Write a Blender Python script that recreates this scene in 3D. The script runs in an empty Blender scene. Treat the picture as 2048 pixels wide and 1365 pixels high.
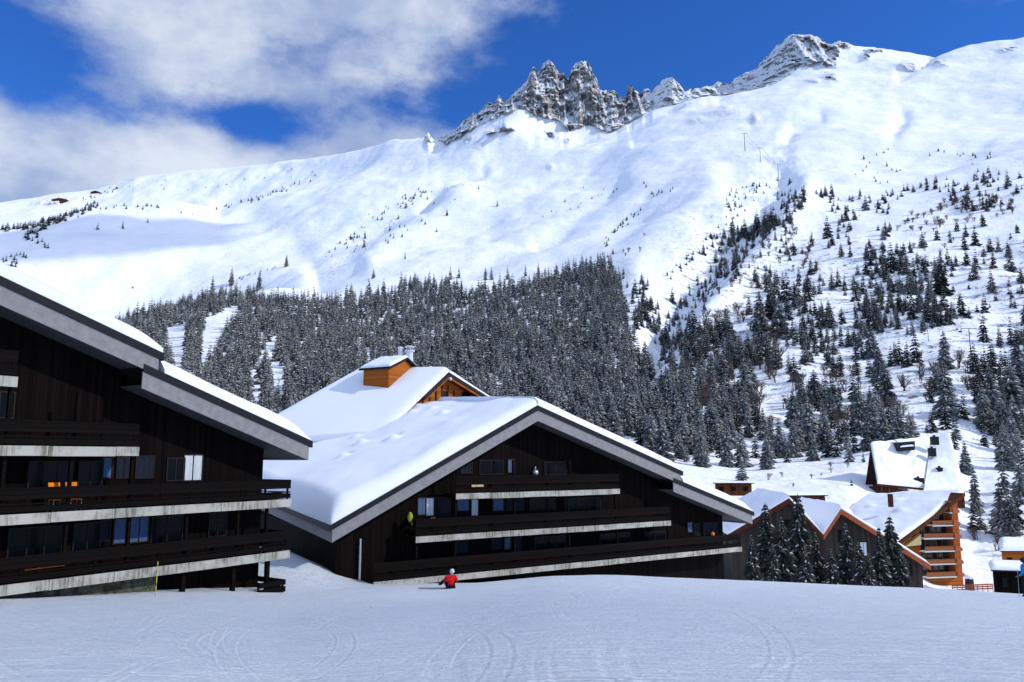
import bpy, math, random
import numpy as np
from mathutils import Vector
random.seed(7); rng = np.random.default_rng(7)
scene = bpy.context.scene; col = scene.collection

# ------------------------------------------------------------------ camera, sky, sun, exposure
F = 1600.0                                   # focal length in photo pixels (2048 wide)
PITCH = math.atan(232.5 / F)
cam_d = bpy.data.cameras.new('camera'); cam = bpy.data.objects.new('camera', cam_d); col.objects.link(cam)
cam_d.sensor_width = 36; cam_d.lens = 36 * F / 2048; cam_d.clip_start = 0.1; cam_d.clip_end = 20000
cam.location = (0, 0, 0); cam.rotation_euler = (math.pi / 2 + PITCH, 0, 0)
scene.camera = cam
SUN_EL, SUN_AZ = math.radians(33), math.radians(103)        # azimuth measured from +Y towards +X
S = Vector((math.sin(SUN_AZ) * math.cos(SUN_EL), math.cos(SUN_AZ) * math.cos(SUN_EL), math.sin(SUN_EL)))
sun_d = bpy.data.lights.new('sun', 'SUN'); sun = bpy.data.objects.new('sun', sun_d); col.objects.link(sun)
sun_d.energy = 3.5; sun_d.angle = math.radians(0.5); sun_d.color = (1.0, 0.95, 0.87)
sun.rotation_euler = S.to_track_quat('Z', 'Y').to_euler()
scene.view_settings.view_transform = 'Standard'; scene.view_settings.look = 'None'
scene.view_settings.exposure = 0.0; scene.view_settings.gamma = 1
scene.render.engine = 'CYCLES'
scene.cycles.max_bounces = 6; scene.cycles.diffuse_bounces = 3

RD = math.radians
class N:                                                     # small node helper
    def __init__(s, nt): s.nt = nt; s.ns = nt.nodes; s.lk = nt.links
    def n(s, t, **k):
        o = s.ns.new(t)
        for a, b in k.items(): setattr(o, a, b)
        return o
    def link(s, a, b): s.lk.new(a, b)
    def put(s, sock, v):
        if hasattr(v, 'is_linked') or isinstance(v, bpy.types.NodeSocket): s.lk.new(v, sock)
        else: sock.default_value = v
    def math(s, op, a, b=0.0, c=0.0, clamp=False):
        o = s.n('ShaderNodeMath', operation=op, use_clamp=clamp)
        for i, v in enumerate((a, b, c)): s.put(o.inputs[i], v)
        return o.outputs[0]
    def mix(s, f, a, b):
        o = s.n('ShaderNodeMix', data_type='RGBA')
        s.put(o.inputs[0], f); s.put(o.inputs[6], a); s.put(o.inputs[7], b)
        return o.outputs[2]
    def ramp(s, v, p0, p1, a=0.0, b=1.0):
        o = s.n('ShaderNodeMapRange', interpolation_type='SMOOTHSTEP'); s.put(o.inputs[0], v)
        for i, q in enumerate((p0, p1, a, b)): o.inputs[i + 1].default_value = q
        return o.outputs[0]
    def noise(s, vec, scale, detail=4, rough=0.55, dist=0.0):
        o = s.n('ShaderNodeTexNoise'); s.link(vec, o.inputs['Vector'])
        o.inputs['Scale'].default_value = scale; o.inputs['Detail'].default_value = detail
        o.inputs['Roughness'].default_value = rough; o.inputs['Distortion'].default_value = dist
        return o.outputs['Fac']
    def mapping(s, vec, sc=(1, 1, 1), rot=(0, 0, 0), loc=(0, 0, 0)):
        o = s.n('ShaderNodeMapping'); s.link(vec, o.inputs[0])
        o.inputs['Scale'].default_value = sc; o.inputs['Rotation'].default_value = rot; o.inputs['Location'].default_value = loc
        return o.outputs[0]

world = bpy.data.worlds.new('World'); scene.world = world; world.use_nodes = True
w = N(world.node_tree); w.ns.clear()
sky = w.n('ShaderNodeTexSky', sky_type='NISHITA', sun_disc=False, sun_elevation=SUN_EL, sun_rotation=SUN_AZ,
          altitude=1800, air_density=1.0, dust_density=0.0, ozone_density=3.0)
SKY_TINT = (0.33, 0.84, 1.68, 1)
SKY_STRENGTH = 0.105
tc = w.n('ShaderNodeTexCoord'); sep = w.n('ShaderNodeSeparateXYZ'); w.link(tc.outputs['Generated'], sep.inputs[0])
dist_az = w.math('ARCTAN2', sep.outputs[0], sep.outputs[1])          # azimuth from +Y
elev = w.math('ARCSINE', sep.outputs[2])
def ray(px, py):
    X = (px - 1024) / F; Y = (682.5 - py) / F
    return X, math.cos(PITCH) - Y * math.sin(PITCH), math.sin(PITCH) + Y * math.cos(PITCH)
def ang(px, py):
    x, y, z = ray(px, py); return math.atan2(x, y), math.atan2(z, math.hypot(x, y))
n1 = w.noise(w.mapping(tc.outputs['Generated'], (1, 1, 1.7)), 4.2, 10, 0.62, 0.0)
n2 = w.noise(w.mapping(tc.outputs['Generated'], (1, 1, 2.2), loc=(3, 1, 2)), 2.6, 5, 0.5, 0.0)
# cloud banks: direction of the bank, its angular half widths (in photo pixels at this focal length), weight
banks = [(620, 30, 400, 120, 1.25), (300, 90, 170, 130, .7), (940, 30, 120, 80, .5), (560, 190, 260, 70, .6), (0, 330, 340, 110, 1.5),
         (430, 335, 420, 70, .95), (760, 285, 130, 40, .6), (520, 245, 95, 34, -.75), (60, 60, 120, 140, -1.0), (215, 235, 110, 60, -.75),
         (840, 215, 120, 45, -.35), (330, 600, 900, 60, .3), (-600, 200, 500, 300, .8), (-1500, 200, 500, 500, .8)]
tot = None
for (px, py, a, b, wt) in banks:
    az0, el0 = ang(px, py) if px > -400 else (math.radians(-50 if px > -1000 else -110), math.radians(25))
    dx = w.math('DIVIDE', w.math('SUBTRACT', dist_az, az0), a / F); dy = w.math('DIVIDE', w.math('SUBTRACT', elev, el0), b / F)
    g = w.math('EXPONENT', w.math('MULTIPLY', w.math('ADD', w.math('MULTIPLY', dx, dx), w.math('MULTIPLY', dy, dy)), -0.8))
    g = w.math('MULTIPLY', g, wt)
    tot = g if tot is None else w.math('ADD', tot, g)
dens = w.math('ADD', w.math('MULTIPLY', tot, 0.85), w.math('MULTIPLY', w.math('SUBTRACT', n1, 0.5), 3.0))
dens = w.math('ADD', dens, w.math('MULTIPLY', w.math('SUBTRACT', n2, 0.5), 0.9))
# the deck of cloud overhead and behind the viewer, unseen, added as soft fill light
over = w.math('ADD', w.ramp(elev, math.radians(36), math.radians(52)), w.math('MULTIPLY', w.ramp(sep.outputs[1], .25, -.15), w.ramp(elev, .10, .35)))
dens = w.math('ADD', dens, w.math('MULTIPLY', over, 0.95))
n3 = w.noise(w.mapping(tc.outputs['Generated'], (1, 1, 1.5), loc=(7, 3, 1)), 7.0, 8, 0.6)
cl = w.ramp(dens, 0.20, 0.95)
cc = w.mix(w.ramp(w.math('ADD', w.math('MULTIPLY', dens, .25), n3), 0.55, 1.05), (0.36, 0.46, 0.70, 1), (0.80, 0.86, 0.96, 1))
bg1 = w.n('ShaderNodeBackground'); tm = w.n('ShaderNodeMix', data_type='RGBA', blend_type='MULTIPLY'); tm.inputs[0].default_value = 1; w.link(sky.outputs[0], tm.inputs[6]); tm.inputs[7].default_value = SKY_TINT; w.link(tm.outputs[2], bg1.inputs[0]); bg1.inputs[1].default_value = SKY_STRENGTH
cc = w.mix(w.math('MINIMUM', over, 1.0), cc, (0.56, 0.68, 0.96, 1)); bg2 = w.n('ShaderNodeBackground'); w.link(cc, bg2.inputs[0]); bg2.inputs[1].default_value = 1.0
ms = w.n('ShaderNodeMixShader'); w.link(w.math('MULTIPLY', cl, 0.93), ms.inputs[0]); w.link(bg1.outputs[0], ms.inputs[1]); w.link(bg2.outputs[0], ms.inputs[2])
wo = w.n('ShaderNodeOutputWorld'); w.link(ms.outputs[0], wo.inputs[0])

# ------------------------------------------------------------------ materials
def material(name, base=(.5, .5, .5), rough=.6, metallic=0.0, spec=.15):
    m = bpy.data.materials.new(name); m.use_nodes = True
    a = N(m.node_tree); b = a.ns['Principled BSDF']
    b.inputs['Base Color'].default_value = (*base, 1); b.inputs['Roughness'].default_value = rough
    b.inputs['Metallic'].default_value = metallic; b.inputs['Specular IOR Level'].default_value = spec
    return m, a, b
def bump(a, b, h, strength, dist):
    o = a.n('ShaderNodeBump'); o.inputs['Strength'].default_value = strength; o.inputs['Distance'].default_value = dist
    a.link(h, o.inputs['Height']); a.link(o.outputs[0], b.inputs['Normal'])
def simple(name, base, rough=.6, metallic=0.0, var=.25, scale=6.0, bs=.15, bd=.02, stretch=(1, 1, 1), spec=.15):
    m, a, b = material(name, base, rough, metallic, spec)
    t = a.n('ShaderNodeTexCoord'); v = a.mapping(t.outputs['Object'], stretch)
    n = a.noise(v, scale, 5, .6)
    lo = tuple(c * (1 - var) for c in base) + (1,); hi = tuple(min(1, c * (1 + var)) for c in base) + (1,)
    a.link(a.mix(a.ramp(n, .3, .7), lo, hi), b.inputs['Base Color'])
    bump(a, b, n, bs, bd)
    return m
def planks(name, base, width=.16, var=.5, rough=.7, vertical=True):
    m, a, b = material(name, base, rough, 0, .05)
    t = a.n('ShaderNodeTexCoord'); g = a.n('ShaderNodeSeparateXYZ'); a.link(t.outputs['Object'], g.inputs[0])
    if vertical: c = a.math('ADD', a.math('MULTIPLY', g.outputs[0], .75), a.math('MULTIPLY', g.outputs[1], .66))
    else: c = g.outputs[2]
    k = a.math('DIVIDE', c, width); fr = a.math('FRACT', k); fl = a.math('FLOOR', k)
    wn = a.n('ShaderNodeTexWhiteNoise', noise_dimensions='1D'); a.link(fl, wn.inputs['W'])
    grain = a.noise(a.mapping(t.outputs['Object'], (8, 8, 1) if vertical else (1, 1, 12)), 3, 5)
    f = a.math('ADD', a.math('MULTIPLY', wn.outputs[0], .6), a.math('MULTIPLY', grain, .4))
    lo = tuple(q * (1 - var) for q in base) + (1,); hi = tuple(min(1, q * (1 + var)) for q in base) + (1,)
    gap = a.ramp(a.math('ABSOLUTE', a.math('SUBTRACT', fr, .5)), .44, .5)
    a.link(a.mix(f, lo, hi), b.inputs['Base Color'])
    bump(a, b, a.math('SUBTRACT', a.math('MULTIPLY', grain, .3), gap), .8, .02)
    return m
M = {}
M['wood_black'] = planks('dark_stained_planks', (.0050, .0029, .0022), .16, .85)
M['rail_black'] = planks('dark_rail_boards', (.0052, .0038, .0031), .22, .4, vertical=False)
M['black_metal'] = simple('dark_gutter_metal', (.012, .013, .014), .5)
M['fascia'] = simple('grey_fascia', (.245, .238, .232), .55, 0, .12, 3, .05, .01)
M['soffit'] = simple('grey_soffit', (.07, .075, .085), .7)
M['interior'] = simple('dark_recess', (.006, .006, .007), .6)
M['orange_wood'] = planks('orange_larch_planks', (.36, .105, .018), .2, .35, vertical=False)
M['rail_orange'] = planks('weathered_orange_rail', (.27, .095, .04), .3, .3, vertical=False)
M['orange_paint'] = simple('orange_stained_board', (.38, .10, .035), .6, 0, .25, 4)
M['brown_wood'] = planks('brown_larch_planks', (.10, .035, .016), .18, .5)
M['red_brown'] = planks('red_brown_planks', (.085, .025, .014), .2, .5)
M['stone'] = simple('rough_stone_wall', (.085, .085, .055), .9, 0, .6, 3.5, .9, .08)
M['grey_wall'] = planks('brown_grey_cladding', (.045, .036, .03), .25, .5)
M['metal'] = simple('galvanised_steel', (.55, .57, .6), .4, .6, .1, 5)
M['pylon'] = simple('grey_painted_steel', (.10, .11, .13), .5, .2, .1, 5)
M['white_metal'] = simple('white_flue_metal', (.62, .66, .72), .4, .1, .12, 6)
M['curtain_white'] = simple('white_curtain', (.62, .68, .68), .9, 0, .15, 9, .3, .03, (6, 6, .5))
M['curtain_blue'] = simple('blue_grey_curtain', (.075, .125, .22), .9, 0, .35, 9, .3, .03, (6, 6, .5))
M['curtain_dim'] = simple('dim_curtain', (.014, .019, .032), .9, 0, .4, 9, .3, .03, (6, 6, .5))
M['frame_brown'] = simple('dark_window_frame', (.02, .012, .009), .5)
M['glass'] = simple('dark_window_glass', (.002, .003, .005), .2, 0, .1, 2, 0, 0, spec=.10)
M['green_glass'] = simple('green_tinted_glass', (.02, .05, .045), .12, 0, .3, 2, 0, 0, spec=.6)
M['orange_fabric'] = simple('orange_canvas', (.85, .22, .01), .8)
M['red'] = simple('red_shell_fabric', (.62, .008, .012), .75, 0, .3, 7, .4, .02)
M['blue'] = simple('blue_shell_fabric', (.012, .22, .55), .75, 0, .3, 7, .4, .02)
M['dark_cloth'] = simple('dark_trouser_fabric', (.012, .014, .02), .85)
M['skin'] = simple('skin', (.5, .28, .2), .5, 0, .08)
M['hair'] = simple('brown_hair', (.03, .02, .012), .6)
M['helmet_pale'] = simple('pale_helmet', (.55, .68, .74), .3, 0, .1)
M['helmet_dark'] = simple('dark_helmet', (.02, .025, .035), .3)
M['yellow'] = simple('yellow_paint', (.55, .5, .04), .6)
M['yellow_green'] = simple('yellow_green_fabric', (.35, .42, .02), .8)
M['trunk'] = simple('spruce_bark', (.05, .035, .025), .9)
M['pale_wood'] = simple('pale_wood', (.5, .38, .2), .7)
M['twig'] = simple('bare_twigs', (.115, .08, .065), .9)
# concrete with rain streaks
m, a, b = material('weathered_concrete', (.5, .5, .45), .85)
t = a.n('ShaderNodeTexCoord')
st = a.noise(a.mapping(t.outputs['Object'], (5.0, 5.0, .5)), 1.6, 6, .65); bl = a.noise(t.outputs['Object'], .8, 5, .6)
c = a.mix(a.ramp(st, .36, .62), (.15, .14, .105, 1), (.41, .39, .32, 1)); c = a.mix(a.ramp(bl, .42, .62), c, (.46, .44, .38, 1))
jt = a.math('FRACT', a.math('DIVIDE', a.math('ADD', a.math('MULTIPLY', a.n('ShaderNodeSeparateXYZ').outputs[0], 1), 0), 1))
a.link(c, b.inputs['Base Color']); bump(a, b, st, .3, .02); M['concrete'] = m
# snow lying on roofs and slopes
def snow(name, base=(.86, .885, .92), scale=1.2, bs=.35, bd=.06, fine=14.0):
    m, a, b = material(name, base, .75, 0, .25)
    t = a.n('ShaderNodeTexCoord')
    n = a.noise(t.outputs['Object'], scale, 6, .6); n2 = a.noise(t.outputs['Object'], fine, 4, .6)
    h = a.math('ADD', n, a.math('MULTIPLY', n2, .25)); bump(a, b, h, bs, bd)
    b.inputs['Subsurface Weight'].default_value = 0.0
    return m, a, b
M['roof_snow'] = snow('roof_snow', scale=.5, bs=.25, bd=.08, fine=5)[0]
M['tree_snow'] = snow('tree_snow', (.66, .69, .73), 3, .3, .05)[0]
# groomed piste: scraped streaks and granular patches
m, a, b = snow('piste_snow', (.80, .84, .90))
for l in list(b.inputs['Normal'].links): a.lk.remove(l)
t = a.n('ShaderNodeTexCoord'); ob = t.outputs['Object']
s1 = a.noise(a.mapping(ob, (.55, 5.0, 1), (0, 0, math.radians(24))), 1.3, 6, .62, .5)
s2 = a.noise(a.mapping(ob, (.8, 7.0, 1), (0, 0, math.radians(-28))), 1.1, 5, .6, .6)
s3 = a.noise(ob, 9, 4, .7); s4 = a.noise(ob, .35, 3, .5)
h = a.math('ADD', a.math('MULTIPLY', s1, .85), a.math('ADD', a.math('MULTIPLY', s2, .6), a.math('ADD', a.math('MULTIPLY', s3, .30), a.math('MULTIPLY', s4, .8))))
bump(a, b, h, 1.0, .30); ps = a.math('ADD', a.math('MULTIPLY', s1, .5), a.math('MULTIPLY', s2, .5)); a.link(a.mix(a.ramp(ps, .38, .62), (.79, .875, .965, 1), (.89, .94, .99, 1)), b.inputs['Base Color'])
la = a.n('ShaderNodeAttribute', attribute_name='loose'); cn = b.inputs['Base Color'].links[0].from_socket; a.link(a.mix(a.math('MULTIPLY', la.outputs['Fac'], a.ramp(s3, .35, .6)), cn, (.97, .98, .99, 1)), b.inputs['Base Color']); M['piste'] = m
# mountain: snow with rock where the 'rock' attribute allows and slope is steep
m, a, b = snow('mountain_snow', (.86, .885, .92))
for l in list(b.inputs['Normal'].links): a.lk.remove(l)
t = a.n('ShaderNodeTexCoord'); ob = t.outputs['Object']
at = a.n('ShaderNodeAttribute', attribute_name='rock'); geo = a.n('ShaderNodeNewGeometry'); sg = a.n('ShaderNodeSeparateXYZ'); a.link(geo.outputs['Normal'], sg.inputs[0])
rn = a.noise(a.mapping(ob, (1, 1, .6)), .035, 7, .68); rn2 = a.noise(ob, .11, 5, .7)
steep = a.math('SUBTRACT', 1.0, sg.outputs[2])
v = a.math('ADD', a.math('MULTIPLY', at.outputs['Fac'], .95), a.math('ADD', a.math('MULTIPLY', steep, .55), a.math('ADD', a.math('MULTIPLY', a.math('SUBTRACT', rn, .5), 1.9), a.math('MULTIPLY', a.math('SUBTRACT', rn2, .5), 1.6))))
rockf = a.math('MULTIPLY', a.ramp(v, 1.21, 1.33), a.ramp(at.outputs['Fac'], .1, .3))
rc = a.mix(a.ramp(rn2, .35, .65), (.13, .12, .115, 1), (.43, .40, .365, 1))
at2 = a.n('ShaderNodeAttribute', attribute_name='scrub')
sn = a.noise(ob, .16, 5, .75); sf = a.math('MULTIPLY', a.ramp(sn, .54, .64), at2.outputs['Fac'])
a.link(a.mix(rockf, a.mix(sf, (.86, .885, .92, 1), (.16, .13, .12, 1)), rc), b.inputs['Base Color'])
wr = a.noise(a.mapping(ob, (.35, 1.3, 1.0), (0, 0, RD(25))), .045, 7, .62)
bn = a.math('ADD', a.math('MULTIPLY', wr, 4.0), a.math('ADD', a.math('MULTIPLY', a.noise(ob, .02, 7, .6), 6.0), a.math('MULTIPLY', a.noise(ob, .25, 5, .6), .6)))
bump(a, b, a.math('ADD', bn, a.math('MULTIPLY', a.math('MULTIPLY', rn2, at.outputs['Fac']), 14)), .8, 1.0); M['mountain'] = m
m, a, b = material('spruce_needles', (.03, .04, .03), .8)
t = a.n('ShaderNodeTexCoord'); oi = a.n('ShaderNodeObjectInfo')
n = a.noise(t.outputs['Object'], .9, 3); 
a.link(a.mix(a.ramp(n, .3, .7), (.016, .020, .017, 1), (.048, .052, .044, 1)), b.inputs['Base Color']); M['needles'] = m
m, a, b = material('frosted_needles', (.06, .065, .06), .85)
t = a.n('ShaderNodeTexCoord'); geo = a.n('ShaderNodeNewGeometry'); n = a.noise(geo.outputs['Position'], .11, 3); n2 = a.noise(geo.outputs['Position'], 1.7, 3)
fz = a.math('ADD', a.math('MULTIPLY', n, .6), a.math('MULTIPLY', n2, .55))
a.link(a.mix(a.ramp(fz, .40, .72), (.024, .028, .025, 1), (.22, .225, .215, 1)), b.inputs['Base Color']); M['needles_frost'] = m

# ------------------------------------------------------------------ mesh helpers
def tag(o, label=None, cat=None, group=None, kind=None):
    if label: o['label'] = label
    if cat: o['category'] = cat
    if group: o['group'] = group
    if kind: o['kind'] = kind
    return o
def thing(name, loc, label, cat, group=None):
    o = bpy.data.objects.new(name, None); col.objects.link(o); o.location = loc; o.empty_display_size = .5
    return tag(o, label, cat, group)
def origin_of(o):
    v = Vector((0, 0, 0))
    while o: v = v + Vector(o.location); o = o.parent
    return v
class MB:
    def __init__(s): s.v = []; s.f = []; s.m = []
    def add(s, vs, fs, mi=0):
        k = len(s.v); s.v += [tuple(p) for p in vs]
        for f in fs: s.f.append(tuple(i + k for i in f)); s.m.append(mi)
        return s
    def prism(s, base, off, mi=0):                        # polygon (3-D points) swept by a vector
        n = len(base); off = Vector(off); base = [Vector(p) for p in base]
        top = [p + off for p in base]
        fs = [tuple(range(n)), tuple(range(2 * n - 1, n - 1, -1))] + [(i, i + n, (i + 1) % n + n, (i + 1) % n) for i in range(n)]
        return s.add(base + top, fs, mi)
    def tube(s, p, q, r, r2=None, k=8, mi=0):
        p = Vector(p); q = Vector(q); r2 = r if r2 is None else r2; d = (q - p).normalized()
        u = d.orthogonal().normalized(); v = d.cross(u)
        vs = [p + (u * math.cos(t) + v * math.sin(t)) * r for t in [2 * math.pi * i / k for i in range(k)]]
        vs += [q + (u * math.cos(t) + v * math.sin(t)) * r2 for t in [2 * math.pi * i / k for i in range(k)]]
        return s.add(vs, [(i, (i + 1) % k, (i + 1) % k + k, i + k) for i in range(k)] + [tuple(range(k - 1, -1, -1)), tuple(range(k, 2 * k))], mi)
    def ball(s, c, r, k=10, mi=0, sc=(1, 1, 1)):
        vs = []; fs = []
        for i in range(k + 1):
            th = math.pi * i / k
            for j in range(k): 
                ph = 2 * math.pi * j / k
                vs.append((c[0] + r * sc[0] * math.sin(th) * math.cos(ph), c[1] + r * sc[1] * math.sin(th) * math.sin(ph), c[2] + r * sc[2] * math.cos(th)))
        for i in range(k):
            for j in range(k): fs.append((i * k + j, (i + 1) * k + j, (i + 1) * k + (j + 1) % k, i * k + (j + 1) % k))
        return s.add(vs, fs, mi)
    def build(s, name, mats, parent=None, smooth=False, recalc=True):
        import bmesh
        me = bpy.data.meshes.new(name)
        o0 = origin_of(parent) if parent else Vector((0, 0, 0))
        me.from_pydata([(p[0] - o0[0], p[1] - o0[1], p[2] - o0[2]) for p in s.v], [], s.f)
        for m in (mats if isinstance(mats, (list, tuple)) else [mats]): me.materials.append(m)
        me.polygons.foreach_set('material_index', s.m)
        if smooth: me.polygons.foreach_set('use_smooth', [True] * len(s.f))
        me.update()
        if recalc:
            bm = bmesh.new(); bm.from_mesh(me); bmesh.ops.recalc_face_normals(bm, faces=bm.faces); bm.to_mesh(me); bm.free()
        o = bpy.data.objects.new(name, me); col.objects.link(o)
        if parent: o.parent = parent
        return o
class Frame:                                              # facade frame: s along facade, n outward to the viewer, z up
    def __init__(s, P, d):
        L = math.hypot(*d); s.d = (d[0] / L, d[1] / L); s.n = (s.d[1], -s.d[0]); s.P = P
    def p(s, a, n, z): return Vector((s.P[0] + s.d[0] * a + s.n[0] * n, s.P[1] + s.d[1] * a + s.n[1] * n, z))
    def sz(s, px, py, n=0.0):                             # where the view ray meets the plane at offset n
        x, y, z = ray(px, py); O = s.p(0, n, 0)
        det = -x * s.d[1] + s.d[0] * y
        t = (-O[0] * s.d[1] + s.d[0] * O[1]) / det
        return (t * x - O[0]) * s.d[0] + (t * y - O[1]) * s.d[1], t * z
    def box(s, mb, s0, s1, n0, n1, z0, z1, mi=0):
        return mb.prism([s.p(s0, n0, z0), s.p(s1, n0, z0), s.p(s1, n0, z1), s.p(s0, n0, z1)], s.p(s0, n1, z0) - s.p(s0, n0, z0), mi)
    def poly(s, mb, pts, n0, n1, mi=0):
        return mb.prism([s.p(a, n0, z) for a, z in pts], s.p(0, n1, 0) - s.p(0, n0, 0), mi)
    def off(s, n): return Vector((s.n[0] * n, s.n[1] * n, 0))

# vectorised 2-D / 3-D value noise
def vnoise(x, y, z=None, seed=0):
    def h(ix, iy, iz):
        k = (ix * 374761393 + iy * 668265263 + iz * 2147483647 + seed * 974711) & 0xFFFFFFFF
        k = ((k ^ (k >> 13)) * 1274126177) & 0xFFFFFFFF
        return ((k ^ (k >> 16)) & 0xFFFF) / 65535.0
    if z is None: z = np.zeros_like(x)
    ix, iy, iz = [np.floor(q).astype(np.int64) for q in (x, y, z)]
    fx, fy, fz = x - ix, y - iy, z - iz
    fx, fy, fz = [q * q * q * (q * (q * 6 - 15) + 10) for q in (fx, fy, fz)]
    r = 0
    for a in (0, 1):
        for b_ in (0, 1):
            for c_ in (0, 1):
                r = r + h(ix + a, iy + b_, iz + c_) * (fx if a else 1 - fx) * (fy if b_ else 1 - fy) * (fz if c_ else 1 - fz)
    return r * 2 - 1
def fbm(x, y, wl, octs=5, gain=.5, seed=0, z=None, ridged=False):
    t = 0; amp = 1; f = 1 / wl
    for i in range(octs):
        n = vnoise(x * f + 17.3 * i, y * f - 9.1 * i, None if z is None else z * f, seed + i)
        if ridged: n = 1 - 2 * np.abs(n)
        t = t + n * amp; amp *= gain; f *= 2.03
    return t
def grid_object(name, X, Y, Z, mat, attrs=None, smooth=True):
    A, R = X.shape
    me = bpy.data.meshes.new(name)
    co = np.stack([X, Y, Z], -1).reshape(-1, 3).astype(np.float32)
    i = np.arange(A - 1)[:, None] * R + np.arange(R - 1)[None, :]
    q = np.stack([i, i + R, i + R + 1, i + 1], -1).reshape(-1, 4).astype(np.int32)
    me.vertices.add(len(co)); me.vertices.foreach_set('co', co.ravel())
    me.loops.add(q.size); me.loops.foreach_set('vertex_index', q.ravel())
    me.polygons.add(len(q)); me.polygons.foreach_set('loop_start', np.arange(0, q.size, 4, dtype=np.int32))
    me.polygons.foreach_set('use_smooth', np.full(len(q), smooth))
    for k, v in (attrs or {}).items():
        at = me.attributes.new(k, 'FLOAT', 'POINT'); at.data.foreach_set('value', v.reshape(-1).astype(np.float32))
    me.materials.append(mat); me.update(calc_edges=True)
    if len(me.polygons) and me.polygons[len(me.polygons) // 2].normal.z < 0: me.flip_normals()
    o = bpy.data.objects.new(name, me); col.objects.link(o); return o
def inpoly(px, py, P):
    r = np.zeros(np.shape(px), bool); n = len(P)
    for i in range(n):
        x0, y0 = P[i]; x1, y1 = P[(i + 1) % n]
        c_ = ((y0 > py) != (y1 > py)) & (px < (x1 - x0) * (py - y0) / (y1 - y0 + 1e-9) + x0)
        r ^= c_
    return r
def topx(X, Y, Z):                                        # world -> photo pixel, only used to place masks and to measure
    yc = Y * math.cos(PITCH) + Z * math.sin(PITCH); zc = -Y * math.sin(PITCH) + Z * math.cos(PITCH)
    return 1024 + F * X / yc, 682.5 - F * zc / yc

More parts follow.
